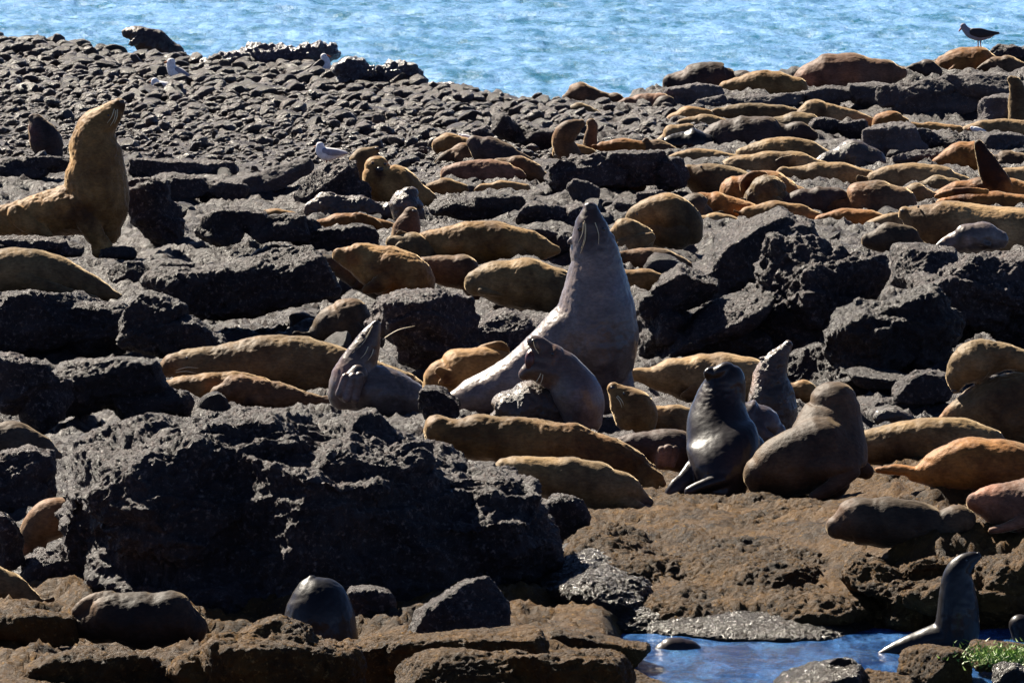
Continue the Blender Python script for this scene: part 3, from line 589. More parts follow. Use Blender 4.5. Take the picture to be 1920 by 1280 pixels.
# foreground left
seal('dark wet seal with a golden nape lying behind the foreground rocks at lower left', 'darkbrown',
 [(120,1188,10),(155,1172,22),(205,1160,42),(262,1158,50),(320,1160,48),(362,1176,30)], extra=[[(150,1150,18,10,14),(175,1135,20,10,16),(205,1128,20,8,16)]],
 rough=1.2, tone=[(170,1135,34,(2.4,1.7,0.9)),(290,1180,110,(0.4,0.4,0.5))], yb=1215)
seal('dark wet seal seen end-on with a bright glint, behind the foreground rocks', 'wet',
 [(602,1200,70),(599,1165,67),(596,1138,61),(593,1118,53),(589,1103,42),(586,1092,28),(585,1086,14),(585,1084,5)], rough=0.6, tone=[(545,1130,34,(2.0,1.7,1.3))], yb=1215)  # glint on the left flank painted into the tone
seal('brown seal climbing down beside the big boulder at the left edge', 'brown',
 [(125,962,30),(95,972,38),(66,998,28),(50,1028,15),(50,1050,12)], extra=[[(50,1048,10,-10,8),(44,1058,9,-14,5)],[(75,1010,14,-10,8),(72,1050,8,-10,6)]], yb=1062, tone=[(42,1025,12,(2.5,2,2)),(80,950,50,(1.6,1.4,1.1))])
seal('tan seal rump cut off by the left edge, low in the picture', 'olive', [(-20,1092,34),(25,1106,28),(62,1126,12)], yb=1138)
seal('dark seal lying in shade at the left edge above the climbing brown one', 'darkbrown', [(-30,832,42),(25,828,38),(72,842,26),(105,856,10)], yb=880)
seal('purple-black seal sitting on the stones behind the golden bull', 'dark', [(98,288,20),(88,268,28),(76,246,24),(68,228,15),(60,220,8)], yb=300, rough=1.6, tone=[(60,250,16,(1.8,1.3,1.4))])
seal('wet spiky seal on the skyline rocks at top left with nose to the left', 'wetbrown', [(236,61,5),(250,60,12),(275,70,17),(302,82,16),(326,98,14)], yb=112, rough=3, tone=[(280,75,60,(0.5,0.35,0.4))])
seal('golden hump of a seal between the snout-up seal and the brown one', 'golden', [(1480,735,14),(1505,732,20),(1530,745,14)], yb=765)
seal('small brown head low on the bank behind the big smooth grey-tan seal', 'wetbrown', [(1652,782,10),(1672,778,14),(1700,784,10)], yb=802, rough=2)
# ------------------------------------------------------------------ rocks
nrock = 0
def rock(label, mat, lumps, yb=None, dk=0.8, amp=1.0, boxy=0.5, name='boulder', cat='rock', group=None, Y=None, planes=9, spiky=0.0, vox=None, bil=0.35, sink=0.0, foot=True):
    """lumps: (cx, cy, rx, ry[, tilt, depth offset px, depth radius px])"""
    global nrock; nrock += 1
    r_ = np.random.default_rng(nrock * 31 + 5)
    low = max(lumps, key=lambda c: c[1] + c[3])
    if yb is None: yb = low[1] + low[3]
    dr0 = (lumps[0][6] if len(lumps[0]) > 6 else min(lumps[0][2], lumps[0][3] * 1.6) * dk)
    if Y is None:
        d = D(low[0], yb); Y = d + dr0 * d / F * 0.8
    s = Y / F; mb = MB(); base = P(low[0], yb, Y)
    for L in lumps:
        cx, cy, rx, ry = L[:4]; ang = R(L[4]) if len(L) > 4 else 0; dd = L[5] if len(L) > 5 else 0
        dr = L[6] if len(L) > 6 else min(rx, ry * 1.6) * dk
        V, T = ICO[5]; V = V.copy()
        k = np.max(np.abs(V), axis=1)[:, None]; V = V * (1 - boxy) + boxy * V / k * 0.86
        for q in range(planes):
            n = r_.normal(size=3); n /= np.linalg.norm(n); c = r_.uniform(0.6, 0.88)
            h = V @ n - c; V = V - np.maximum(h, 0)[:, None] * n
        V = V * np.array([rx, dr, ry]) * s * 1.08
        ca, sa = math.cos(ang), math.sin(ang)
        X = V[:, 0] * ca - V[:, 2] * sa; Z = V[:, 0] * sa + V[:, 2] * ca
        V = np.stack([X, V[:, 1], Z], 1) + P(cx, cy, Y + dd * s) - base
        mb.add(V, T)
        FOOTR.append((*(P(cx, cy, Y + dd * s)[:2]), rx * s))
    if vox is None: vox = max(0.013, 2.9 * s)
    me = remesh('boulder', mb, vox, smooth=1, fac=0.4)
    c = getco(me); nn = getno(me); p = c + base + nrock * 3.7
    size = max(l[3] for l in lumps) * s
    a = min(1.0, size / 0.5 + 0.25) * amp
    p2 = p + 0.12 * np.stack([perlin(p * 3), perlin(p * 3 + 50), perlin(p * 3 + 90)], 1)
    d = 0.070 * a * (fbm(p2 * np.array([1.9, 1.9, 3.0]), 3, ridged=True, gain=0.55) * (1 - 1.9 * bil)) + 0.026 * a * fbm(p2 * 8, 3, ridged=True, gain=0.62) + 0.013 * fbm(p * 34, 2, ridged=True, gain=0.7)
    tq = perlin(p2 * np.array([2.3, 2.3, 3.2]) + 31) * 5; tf = tq - np.floor(tq); d += 0.085 * a * ((np.floor(tq) + sstep(0.35, 0.65, tf)) / 5)
    if spiky: d += spiky * np.maximum(0, perlin(p * 9)) + spiky * 0.6 * np.maximum(0, perlin(p * 19))
    # horizontal ledges
    tz = p2[:, 2] * 3.3 + 0.8 * perlin(p * 1.1); st = (tz - np.floor(tz)); d += 0.035 * a * (sstep(0.0, 0.8, st) - sstep(0.8, 1.0, st) - 0.3)
    c = c + nn * (d - 0.03 * a)[:, None]; setco(me, c)
    me.materials.append(M[mat])
    o = link(name, me, None, base)
    tag(o, label, cat, group or 'boulders and outcrops of the shore')
    return o
FOOTR = []
# skyline & upper right
rock('wet black jagged rock on the skyline, longest of the three by the sea', 'searock', [(420,118,50,16),(500,106,60,22),(585,104,50,22)], yb=130, spiky=0.12, amp=1.2)
rock('middle wet black jagged rock by the sea right of the black-backed gull', 'searock', [(670,138,50,24),(740,142,48,28)], yb=168, spiky=0.10, amp=1.2)
rock('smallest wet jagged rock at the right end of the cobble crest', 'searock', [(820,166,22,10),(842,166,16,14)], yb=180, spiky=0.06)
rock('grey layered rock under the smooth dark seal mound', 'grey', [(1300,180,60,22,5),(1250,196,40,14)], yb=205)
rock('pale grey slab right of the waterline seals', 'grey', [(1340,192,40,14,8),(1410,196,60,18,4),(1470,190,40,18)], yb=212)
rock('grey stepped rock under the biggest brown skyline seal', 'grey', [(1560,178,60,18,6),(1640,182,70,26,-4)], yb=212)
rock('broad grey layered rock at the top right under the orange seal', 'grey', [(1730,172,90,22,6),(1840,165,80,26,-3),(1760,200,90,24,4)], yb=226, boxy=0.7)
rock('grey rock block at the right edge below the skyline', 'grey', [(1880,205,50,28)], yb=236, boxy=0.7)
rock('dark rock behind the gull on the orange seal at the right edge', 'basalt', [(1880,98,30,14),(1910,100,30,18)], yb=122)
rock('dark knobbly rock left of the grey rocks, below the tan seal head', 'basalt', [(1555,238,36,18),(1595,240,30,22)], yb=262)
rock('tall grey rock with a dark cleft at upper right', 'grey', [(1650,262,34,34,10),(1700,262,40,32,-8)], yb=300)
rock('dark rubble rock right of the tall grey rock', 'basalt', [(1730,260,40,18),(1790,270,30,20)], yb=292)
rock('grey rubble between the pale seal and the raised flipper', 'grey', [(1720,295,50,16),(1790,300,30,12)], yb=314)
rock('grey rock at the right edge above the raised black flipper', 'grey', [(1885,268,40,18)], yb=290)
rock('small dark rock between the olive seal and the large dark brown seal', 'basalt', [(1475,250,25,10)], yb=262)
rock('dark jagged rock right end of the cobbles at top centre', 'basalt', [(950,240,34,22,-20),(1000,258,40,24,-15)], yb=285)
rock('small leaning dark rock in the cobbles at top centre', 'basalt', [(905,250,26,12,-20)], yb=268)
rock('craggy dark outcrop with flat lit top at top centre', 'basalt', [(1062,330,46,42),(1120,318,60,36),(1195,316,60,36),(1255,325,40,32)], yb=372, boxy=0.7)
rock('pale angular block leaning on the craggy outcrop', 'grey', [(1092,362,32,24,-20)], yb=390)
rock('brown seal-shaped stone lying in front of the craggy outcrop', 'brownrock', [(1165,345,45,20,-5)], yb=368, planes=3, boxy=0.1, amp=0.4)
rock('broken rubble rock in front of the craggy outcrop', 'basalt', [(1020,405,60,26),(1085,410,40,24)], yb=436)
rock('low lit rock right of the wet shaggy seal', 'ground', [(860,392,60,20),(930,388,60,24)], yb=418)
rock('low rubble rock behind the bull between the fat golden seal and the outcrop', 'ground', [(1000,440,50,16),(1060,462,40,26)], yb=490)
rock('small rubble rock right of the bull neck', 'basalt', [(1225,372,40,16),(1180,395,30,20)], yb=415)
rock('dark rock hump between the fat golden seal and the broad olive one', 'basalt', [(975,482,36,12,-5),(920,484,26,8)], yb=498)
# left mid
rock('dark ledge rock behind the golden bull at the left edge', 'basalt', [(30,318,60,22),(90,305,50,18)], yb=345)
rock('low dark rock slab below the cobbles at left', 'basalt', [(310,318,80,20,-3),(400,315,50,18)], yb=340, boxy=0.7)
rock('flat-topped block with a black front face right of the golden bull', 'basalt', [(335,352,60,28,3),(415,356,50,24,3)], yb=388, boxy=0.85)
rock('tall dark rock touching the golden bull on its right', 'basalt', [(275,385,44,58),(300,420,44,48)], yb=470)
rock('pale tilted slab lit along its slope, left of the gull rock', 'grey', [(520,335,75,24,22),(470,350,40,22,10)], yb=376, boxy=0.8, amp=0.6)
rock('pointed black rock with a white gull sitting on it', 'basalt', [(610,345,66,36,18),(640,330,34,34),(660,358,40,26,-20)], yb=392)
rock('square dark block with a sharp left edge at centre left', 'basalt', [(410,430,46,42),(470,410,40,26),(520,425,60,28)], yb=486, boxy=0.8)
rock('dark rock with crumbly top left of the orange-brown seal', 'basalt', [(640,452,70,30),(575,440,30,34)], yb=484)
rock('small crumbly rock under the pale flipper of the golden bull', 'ground', [(215,476,40,12)], yb=490)
rock('long crumbly rim of rock between the golden bull and the sleeping tan seal', 'basalt', [(40,458,90,18),(110,472,50,14)], yb=492)
rock('cluster rock with knobs at centre left below the square block', 'basalt', [(250,515,50,26),(320,505,50,20)], yb=545)
rock('great black rock face in the middle left with a lit crest', 'basalt', [(450,545,150,56,4),(540,520,100,56,8),(350,548,90,40)], yb=640, amp=1.3)
rock('lit slanting rock below the long black face, left of centre', 'ground', [(280,610,70,60,-20),(350,640,80,50,-15)], yb=700)
rock('dark boulder in shade left of the seal with the folded flipper', 'basalt', [(800,620,105,72),(745,600,60,50)], yb=718, amp=1.1)
rock('dark slab in shade under the broad golden-olive seal', 'basalt', [(960,620,90,40)], yb=668)
rock('smooth dark boulder under the sleeping tan seal at the left edge', 'basalt', [(60,600,120,62),(150,620,100,52),(-60,600,100,70)], yb=684, amp=0.8)
rock('lit grey slope of rock left of the slim golden pup', 'ground', [(190,725,125,52,4),(120,745,80,50),(270,760,90,40)], yb=812, boxy=0.6)
rock('dark knobbly rock stack at the left edge above the shaded seal', 'basalt', [(30,720,80,56),(95,760,46,60,-20)], yb=830)
rock('dark rock wall at the left edge between two seals', 'basalt', [(30,910,80,70),(-40,920,80,90)], yb=985)
rock('rubble rock at the left edge beside the climbing brown seal', 'basalt', [(10,1010,40,56),(95,1060,60,40)], yb=1105)
rock('rounded small black rock in front of the seal with the raised brown head', 'basalt', [(822,762,52,40)], yb=812)
# right bank
rock('lit upper slope of the dark bank, left part', 'basalt', [(1400,480,120,52,26,0,170),(1455,440,80,38,-6,0,100),(1330,530,90,36,28,-30,110)], yb=590, amp=1.1)
rock('lower left shoulder of the dark bank beside the grey bull', 'basalt', [(1270,552,84,44,24,0,100),(1250,620,70,50,10,0,100),(1350,610,140,44,26,-20,130),(1340,660,120,36,5,0,100)], yb=690, amp=1.2)
rock('central black mass of the dark bank', 'basalt', [(1540,530,120,96,0,0,150),(1460,600,120,80,0,0,120)], yb=690, amp=1.6)
rock('square-topped block high in the dark bank', 'basalt', [(1735,510,66,46,-4,0,80)], yb=565, boxy=0.85)
rock('right black wall of the dark bank at the edge', 'basalt', [(1850,540,130,76,0,0,150),(1800,580,110,70),(1940,590,100,100)], yb=690, amp=1.5)
rock('crumbling lit rubble slope running down the middle of the bank', 'ground', [(1640,640,110,80,35,0,160),(1700,620,90,70,20,0,120),(1580,690,110,50,20,-30,110)], yb=745, amp=1.5)
rock('smooth flat stone at the foot of the bank', 'ground', [(1650,712,70,18,-5,0,80),(1580,728,60,18,10)], yb=762, amp=0.5)
rock('low rubble rock at the foot of the bank left of the folded grey seal', 'basalt', [(1730,725,60,30),(1690,760,50,20)], yb=785)
# big boulder
rock('enormous dark boulder filling the lower left, rugged lit top', 'basalt',
 [(590,985,350,222,-5,0,420),(350,940,215,150,4,0,330),(830,1060,215,190,0,-20,260),(215,1000,100,180,0,20,200),(500,1100,330,110,0,-40,330),(300,1060,140,130,0,-40,230),(940,970,90,110,-20,40,150),
  (250,870,110,95,10,10,150),(470,850,140,90,-4,-10,190),(660,880,150,100,-8,-40,200)], Y=47.2, amp=1.25, boxy=0.15, vox=0.014, bil=0.9, planes=5)
rock('rounded dark rock wedged between the enormous boulder and the brown ledge', 'basalt', [(1055,972,48,48)], yb=1022, amp=0.5, boxy=0.2, planes=3)
# ledge
rock('dark-topped rock supporting the slumped brown seal flipper', 'brownrock', [(1700,925,130,36,-4,0,100),(1590,950,70,30,0,0,60),(1790,955,50,40,0,0,60)], yb=1003, amp=0.9, Y=51.2, boxy=0.3, planes=4)
rock('broad continuous brown ledge sloping down to the tide pool below the upright seals', 'brownrock',
 [(1130,1010,130,45,-8,500,300),(1290,985,170,38,-4,600,350),(1480,1000,170,45,0,450,350),(1620,1015,120,48,4,450,250),(1220,1060,170,50,-12,150,350),
  (1400,1065,190,54,4,100,380),(1570,1085,160,50,8,50,320),(1330,1118,190,42,0,-150,300),(1500,1125,170,38,2,-200,280)], Y=47.5, amp=1.8, bil=0.45, boxy=0.1, planes=2, vox=0.015, name='ledge')
rock('deep black overhang at the right end of the ledge', 'brownrock', [(1750,1112,110,56,6,0,130),(1890,1110,110,66,0,0,120),(1655,1085,80,40,-18,60,150),(1690,1140,80,40,10,20,120),(1780,1070,100,34,-4,60,150),(1890,1070,90,34,4,60,140)], Y=46.25, amp=1.5, boxy=0.15, bil=0.6, planes=6)
rock('glittering barnacle-crusted rock slope above the tide pool', 'wetrock', [(1430,1165,210,30,-2,0,260),(1570,1160,90,28,-4,0,140),(1300,1165,120,30,0,0,200)], Y=46.4, amp=0.8, bil=0.6, boxy=0.1, planes=2)
rock('wet sparkling rock beside the enormous boulder', 'wetrock', [(1120,1100,110,52,-16,0,260),(1190,1150,150,38,-4,-60,240)], Y=46.9, amp=1.0, bil=0.6, boxy=0.1, planes=3)
# foreground
rock('dark rock with a lit cap behind the end-on wet seal', 'basalt', [(695,1140,46,42)], yb=1185, amp=0.6)
rock('triangular black rock in front of the enormous boulder', 'basalt', [(850,1165,110,60,24,0,60),(800,1190,80,20,20,0,50)], yb=1225, amp=0.8)
rock('rounded brown-capped rock in the middle of the lower left foreground', 'brownrock', [(490,1255,118,96,0,0,110),(400,1290,90,76,0,0,90),(590,1290,100,100,0,0,100)], yb=1360, amp=0.8, bil=0.8, boxy=0.25, planes=4)
rock('long brown-capped rock in the bottom left corner', 'brownrock', [(170,1265,150,54,6,0,90),(320,1285,120,76,4,0,90)], yb=1345, amp=0.9, bil=0.7, boxy=0.3)
rock('low brown rock at the left edge above the corner rock', 'brownrock', [(60,1180,90,34,-6,0,90),(10,1205,60,30)], yb=1222, amp=0.9)
rock('lowest brown rock cut off by the bottom left of the picture', 'brownrock', [(60,1315,160,36,-4,0,120)], yb=1370, amp=0.8)
rock('flat brown-rimmed rock at the bottom centre, behind the lowest one', 'brownrock', [(870,1225,170,48,4,0,90),(740,1240,90,54,0,0,80)], yb=1300, amp=0.8, bil=0.6)
rock('broad brown rock at the bottom centre with a lit golden top', 'brownrock', [(860,1285,160,66,5,0,100),(1050,1275,140,74,-6,0,120)], yb=1370, amp=0.9, bil=0.7, boxy=0.3)
rock('brown rock at the left rim of the tide pool', 'brownrock', [(1120,1225,110,42,-8,0,110)], Y=44.5, amp=0.8, bil=0.6)
rock('brown rock corner at the bottom edge left of the pool', 'brownrock', [(1200,1300,120,46,-12,0,110)], Y=43.2, amp=0.7)
rock('wet pointed rock standing in the near side of the tide pool', 'wetrock', [(1530,1268,90,26,8,0,100),(1580,1258,40,32)], Y=43.5, amp=0.7)
rock('brown rock in the pool in front of the sleek black seal', 'brownrock', [(1750,1268,72,54,0,0,80)], Y=43.9, amp=0.7)
rock('brown rock left of the rock in front of the sleek black seal', 'brownrock', [(1640,1288,80,30,0,0,90)], Y=43.5, amp=0.7)
rock('small rock at the right edge of the pool with green weed behind', 'wetrock', [(1895,1266,40,24)], Y=43.4, amp=0.6)
rock('weed-topped rock under the wet seal at the right edge', 'brownrock', [(1880,1226,64,26,0,0,100)], Y=44.2, amp=0.6)
# ------------------------------------------------------------------ ground sheet
def axis(lo, hi, fine_lo, fine_hi, step, grow=1.25):
    a = list(np.arange(fine_lo, fine_hi, step)); s = step; x = a[-1]
    while x < hi: s *= grow; x += s; a.append(min(x, hi) if x < hi else hi)
    s = step; x = a[0]; pre = []
    while x > lo: s *= grow; x -= s; pre.append(max(x, lo))
    return np.array(pre[::-1] + a)
def grid_mesh(name, xs, ys, zf, skew=True):
    X, Yg = np.meshgrid(xs, ys)
    if skew: X = X * (0.35 + 0.65 * Yg.clip(5) / 70.0)
    Z = zf(X.ravel(), Yg.ravel())
    V = np.stack([X.ravel(), Yg.ravel(), Z], 1); nx, ny = len(xs), len(ys)
    i = (np.arange(ny - 1)[:, None] * nx + np.arange(nx - 1)[None]).ravel()
    return mesh_from(name, V, np.stack([i, i + 1, i + nx + 1, i + nx], 1))
def ground_z(X, Y):
    p = np.stack([X, Y, np.zeros_like(X)], 1)
    q = p + 0.25 * np.stack([perlin(p * 1.5), perlin(p * 1.5 + 40), 0 * X], 1)
    px = 960 + F * X / np.maximum(Y, 5)
    py = F * H / np.maximum(Y, 5) - 800
    beach = sstep(1150, 1000, px) * sstep(360, 300, py)
    n = 0.15 * fbm(q * 0.9, 3, ridged=True, gain=0.6) + 0.06 * fbm(q * 4.2, 3, ridged=True, gain=0.6)
    n2 = 0.03 * fbm(q * 13, 3, ridged=True, gain=0.65)
    m = np.ones_like(X)
    for (fx, fy, fr) in FOOT:
        k = np.abs(Y - fy) < fr * 2
        idx = np.nonzero(k)[0]
        if not len(idx): continue
        dd = np.hypot(X[idx] - fx, Y[idx] - fy) / fr
        m[idx] = np.minimum(m[idx], sstep(0.75, 1.6, dd))
    tq = perlin(q * 1.9 + 11) * 5; tf = tq - np.floor(tq); n = n + 0.10 * (np.floor(tq) + sstep(0.4, 0.6, tf)) / 5
    ldg = sstep(1020, 1090, px) * (1 - sstep(1640, 1700, px)) * sstep(930, 960, py) * 0.6
    return g0(X, Y) + (n - 0.05) * (1 - 0.8 * beach) * (1 - ldg) * m - 0.04 * (1 - m) + n2 * (1 - 0.5 * beach)
xs = axis(-120, 120, -6.2, 6.2, 0.035); ys = axis(-30, 160, 40.5, 104, 0.05)
gm = grid_mesh('ground', xs, ys, ground_z)
gm.materials.append(M['ground']); gm.materials.append(M['brownrock'])
_c = np.empty(len(gm.polygons) * 3, np.float32); gm.polygons.foreach_get('center', _c); _c = _c.reshape(-1, 3)
_px = 960 + F * _c[:, 0] / np.maximum(_c[:, 1], 5) + 60 * perlin(_c.astype(float) * 1.3); _py = F * H / np.maximum(_c[:, 1], 5) - 800
gm.polygons.foreach_set('material_index', (((_px > 1060) & (_py > 905)) | (_py > 1110)).astype(np.int32))
ground = link('ground', gm, None); tag(ground, kind='structure')
# ------------------------------------------------------------------ sea and tide pool
def sea_z(X, Y):
    p = np.stack([X * 1.0, Y * 0.55, 0 * X], 1)
    far = 1 / (1 + np.maximum(0, Y - 180) / 60)
    z = 0.09 * fbm(p * 0.75, 3) + 0.055 * fbm(p * 2.6, 3, ridged=True, gain=0.5)
    return -0.95 + z * far
xs = axis(-2500, 2500, -11, 11, 0.06, 1.2); ys = axis(86, 6000, 92, 150, 0.09, 1.15)
sm = grid_mesh('sea', xs, ys, sea_z, skew=False); sea = link('sea', sm, 'sea'); tag(sea, kind='structure')
def pool_z(X, Y):
    p = np.stack([X, Y * 0.6, 0 * X], 1)
    return -0.13 + 0.02 * fbm(p * np.array([3.5, 7, 5]), 3)
pm = grid_mesh('tide_pool_water', np.arange(0.3, 5.2, 0.015), np.arange(41.0, 46.9, 0.025), pool_z, skew=False)
pool = link('tide_pool_water', pm, 'pool'); tag(pool, kind='structure')
# ------------------------------------------------------------------ cobbles
def stone_protos(n):
    out = []
    for k in range(n):
        V, T = ICO[3]; r_ = np.random.default_rng(k + 900); V = V.copy()
        for q in range(7):
            nn = r_.normal(size=3); nn /= np.linalg.norm(nn); c = r_.uniform(0.45, 0.8); V = V - np.maximum(V @ nn - c, 0)[:, None] * nn
        V = V * (1 + 0.18 * perlin(V * 1.6 + k * 7))[:, None] * np.array([1.1, 0.9, 0.68])
        out.append((V, T))
    return out
PR = stone_protos(10)
PR2 = []
for k in range(8):
    V, T = ICO[2]; V = V.copy(); r_ = np.random.default_rng(k + 50)
    for q in range(6):
        nn = r_.normal(size=3); nn /= np.linalg.norm(nn); c = r_.uniform(0.45, 0.85); V = V - np.maximum(V @ nn - c, 0)[:, None] * nn
    PR2.append((V * (1 + 0.25 * perlin(V * 1.4 + k * 3))[:, None] * np.array([1.1, 0.9, 0.72]), T))
cob_me = []
for V, T in PR:
    me = mesh_from('cobble', V, T); me.materials.append(M['cobble']); cob_me.append(me)
cob = []
def crest_y(px): return np.interp(px, CREST[:, 0], CREST[:, 1])
tries = 0
while len(cob) < 17500 and tries < 99000:
    tries += 1
    px = random.uniform(-420, 1320); top = crest_y(px)
    py = top + 2 + (random.random() ** 1.0) * 235
    lim = np.interp(px, [-200, 250, 620, 800, 1000, 1300], [300, 300, 330, 360, 300, 290])
    if py > lim + random.gauss(0, 8): continue
    if px > 1080 and py < 205: continue
    f = (py - top) / 230
    Y = F * H / (py + 800) * 1.0
    r = (0.026 + 0.046 * (1 - f) ** 2) * random.lognormvariate(0, 0.5) * (1.0 if px < 900 else 0.8)
    X = (px - 960) / F * Y
    cob.append((X, Y, min(r, 0.17)))
cob.sort(key=lambda c: -c[2] / c[1])
for i, (X, Y, r) in enumerate(cob[:300]):
    o = bpy.data.objects.new('cobble', cob_me[i % 10]); col.objects.link(o)
    o.location = (X, Y, float(g0(X, Y)) + r * 0.25); o.scale = (r * random.uniform(0.85, 1.3), r, r * random.uniform(0.8, 1.25)); o.rotation_euler = (random.gauss(0, 0.3), random.gauss(0, 0.3), random.uniform(0, 6.28))
    tag(o, 'rounded grey-brown cobble on the stony beach at upper left', 'cobble', 'larger cobbles of the stony beach')
mb = MB()
for i, (X, Y, r) in enumerate(cob[300:]):
    V, T = PR2[i % 8]; a = random.uniform(0, 6.28); ca, sa = math.cos(a), math.sin(a)
    tl = random.gauss(0, 0.25)
    W = V * r; W = np.stack([W[:, 0] * ca - W[:, 1] * sa, W[:, 0] * sa + W[:, 1] * ca, W[:, 2] + W[:, 0] * tl], 1)
    mb.add(W + np.array([X, Y, float(g0(X, Y)) + r * random.uniform(-0.1, 0.9)]), T)
V, T = mb.arrays(); o = link('small_cobbles', mesh_from('small_cobbles', V, T, smooth=False), 'cobble'); tag(o, 'dense small cobbles covering the stony beach', 'cobbles', kind='stuff')
# scattered stones among the rocks
for i in range(330):
    py = random.uniform(300, 780); px = random.uniform(-60, 1980)
    Y = F * H / (py + 800); X = (px - 960) / F * Y
    if 360 < px < 440 and 430 < py < 510: continue
    if any(abs(Y - f[1]) < f[2] + 0.1 and abs(X - f[0]) < f[2] for f in FOOT): continue
    r = random.uniform(0.05, 0.2) * random.uniform(0.6, 1)
    me = cob_me[i % 10].copy(); me.materials.clear(); me.materials.append(M['basalt' if random.random() < 0.6 else 'ground'])
    o = bpy.data.objects.new('loose_stone', me); col.objects.link(o)
    o.location = (X, Y, float(g0(X, Y)) + r * 0.3); o.scale = (r * 1.2, r, r * random.uniform(0.9, 1.5)); o.rotation_euler = (random.gauss(0, 0.4), random.gauss(0, 0.4), random.uniform(0, 6.28))
    tag(o, 'loose dark stone lying among the rocks of the seal colony', 'stone', 'loose stones among the rocks')
# ------------------------------------------------------------------ gulls
def gull(label, Y, body, wing, wingmat='wing', bodymat='white', beak=None, legs=(), tail=None, eye=None):
    s = Y / F; base = P(*body[0][:2], Y); mb = MB()
    c3 = chain3(body, Y, 0.85); tube(mb, [(*(np.array(p[:3]) - base), p[3], p[4]) for p in c3], nv=14)
    me = remesh('gull', mb, 0.008, smooth=3); me.materials.append(M[bodymat])
    o = link('gull', me, None, base); tag(o, label, 'gull', 'gulls resting on the shore')
    for side in (-1, 1):
        wb = MB(); c = [(x, y, r, side * (dd), t) for (x, y, r, dd, t) in wing]
        tube(wb, [(*(np.array(p[:3]) - base), p[3], p[4]) for p in chain3(c, Y)], nv=10)
        V, T = wb.arrays(); link('wing', mesh_from('wing', V, T), wingmat, (0, 0, 0), o)
    if tail:
        wb = MB(); tube(wb, [(*(np.array(p[:3]) - base), p[3], p[4]) for p in chain3(tail, Y)], nv=8); V, T = wb.arrays(); link('tail', mesh_from('tail', V, T), 'wingdark', (0, 0, 0), o)
    if beak:
        wb = MB(); tube(wb, [(*(np.array(p[:3]) - base), p[3], p[4]) for p in chain3(beak, Y)], nv=8); V, T = wb.arrays(); link('beak', mesh_from('beak', V, T), 'beak', (0, 0, 0), o)
    for lg in legs:
        wb = MB(); tube(wb, [(*(np.array(p[:3]) - base), p[3], p[4]) for p in chain3(lg, Y)], nv=6); V, T = wb.arrays(); link('leg', mesh_from('leg', V, T), 'leg', (0, 0, 0), o)
    if eye:
        V, T = ICO[1]; link('eye', mesh_from('eye', V * 1.1 * s, T), 'eye', P(eye[0], eye[1], Y - 6 * s) - base, o)
    return o
gull('grey-winged gull standing on the cobbles at upper left facing left', D(335, 162), [(321,116,8),(321,126,9),(328,136,13),(340,143,13),(353,148,8),(363,151,3)],
 [(332,130,5,8,3),(343,140,8,9,3),(355,147,6,8,3),(366,152,2,5,2)], beak=[(316,115,2),(309,117,1)], legs=[[(336,150,1.3,-3),(336,163,1.3,-3)],[(340,150,1.3,3),(341,163,1.3,3)]], tail=[(358,150,3,0,4),(372,156,2,0,4)], eye=(319,113))
gull('white gull crouched on the cobbles below the grey-winged one', D(300, 172), [(290,152,7),(292,159,9),(303,162,10),(319,163,8),(331,165,3)],
 [(296,158,4,6,2),(308,161,6,7,2),(326,165,2,5,2)], wingmat='white', beak=[(285,153,1.6),(281,154,1)])
gull('black-backed gull with white head standing before the wet skyline rock', D(600, 146), [(607,106,6.5),(611,117,9),(607,128,11),(594,134,9),(580,137,4)],
 [(602,118,7,8,3),(592,128,8,9,3),(578,136,4,7,3),(566,141,2,4,2)], wingmat='wingdark', beak=[(613,105,2),(620,107,1)], legs=[[(603,136,1.5),(603,146,1.5)],[(608,136,1.5,3),(608,146,1.5,3)]], eye=(610,104))
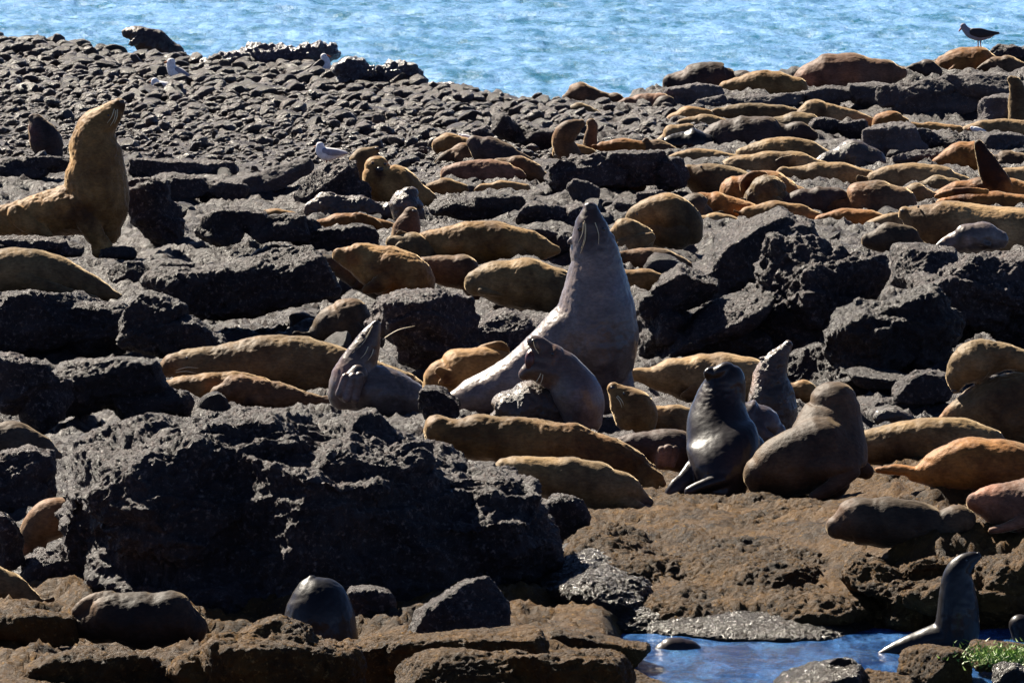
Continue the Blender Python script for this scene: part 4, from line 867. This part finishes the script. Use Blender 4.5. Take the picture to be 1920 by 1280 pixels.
gull('white gull sitting on top of the pointed black rock', D(620, 370) , [(600,273,8),(602,283,11),(613,289,13),(630,288,10),(648,287,4)],
 [(608,284,6,8,3),(622,286,7,9,3),(640,287,4,6,2),(652,288,1.5,4,2)], beak=[(594,274,2),(588,276,1)], eye=(597,272), legs=[[(612,296,1.5,-3),(612,304,1.5,-3)],[(618,296,1.5,3),(618,304,1.5,3)]])
gull('dusky gull standing on the orange seal at the top right, head lowered left', D(1820, 136) + 0.1, [(1806,49,6),(1811,56,7),(1821,63,10),(1838,65,12),(1854,66,7),(1863,65,3)],
 [(1824,60,7,9,3),(1838,62,9,11,3),(1854,63,6,8,3),(1872,62,2,4,2)], wingmat='wingdark', bodymat='wing', beak=[(1802,54,2),(1798,59,1)], legs=[[(1834,74,1.2,-2),(1834,88,1.2,-2)],[(1838,74,1.2,2),(1839,88,1.2,2)]], tail=[(1858,65,3,0,4),(1873,63,1.5,0,4)], eye=(1804,49))
gull('white gull almost hidden behind the hunched black seal', D(880, 300) + 0.3, [(862,254,4),(868,257,6),(880,260,6),(890,262,3)], [(868,256,4,5,2),(880,259,4,5,2),(892,262,1.5,4,2)], wingmat='white', beak=[(858,255,1.5),(854,256,1)])
gull('white gull sitting among the grey rocks at the far right', D(1830, 256), [(1822,240,4),(1828,243,6),(1838,244,5),(1846,245,2)], [(1828,242,4,5,2),(1838,244,4,5,2),(1848,246,1.5,4,2)], wingmat='white', beak=[(1818,241,1.5),(1815,242,1)])
# ------------------------------------------------------------------ green weed
mb = MB()
for i in range(2600):
    px = random.gauss(1885, 42); py = 1228 + random.gauss(0, 9)
    if px > 1960: continue
    q = P(px, py, 43.9 + random.uniform(-0.3, 0.35)); h = random.uniform(0.008, 0.03); a = random.uniform(0, 6.28); l = random.gauss(0, 0.02)
    dx, dy = 0.006 * math.cos(a), 0.006 * math.sin(a)
    mb.add([q + [-dx, -dy, -0.01], q + [dx, dy, -0.01], q + [l, random.gauss(0, 0.02), h * 0.5]], [(0, 1, 2)])
V, T = mb.arrays(); o = link('green_weed', mesh_from('green_weed', V, T, smooth=False), 'algae'); tag(o, 'bright green weed growing on the rock by the tide pool', 'seaweed', kind='stuff')
print('seals', nseal, 'rocks', nrock, 'verts', sum(len(m.vertices) for m in bpy.data.meshes))
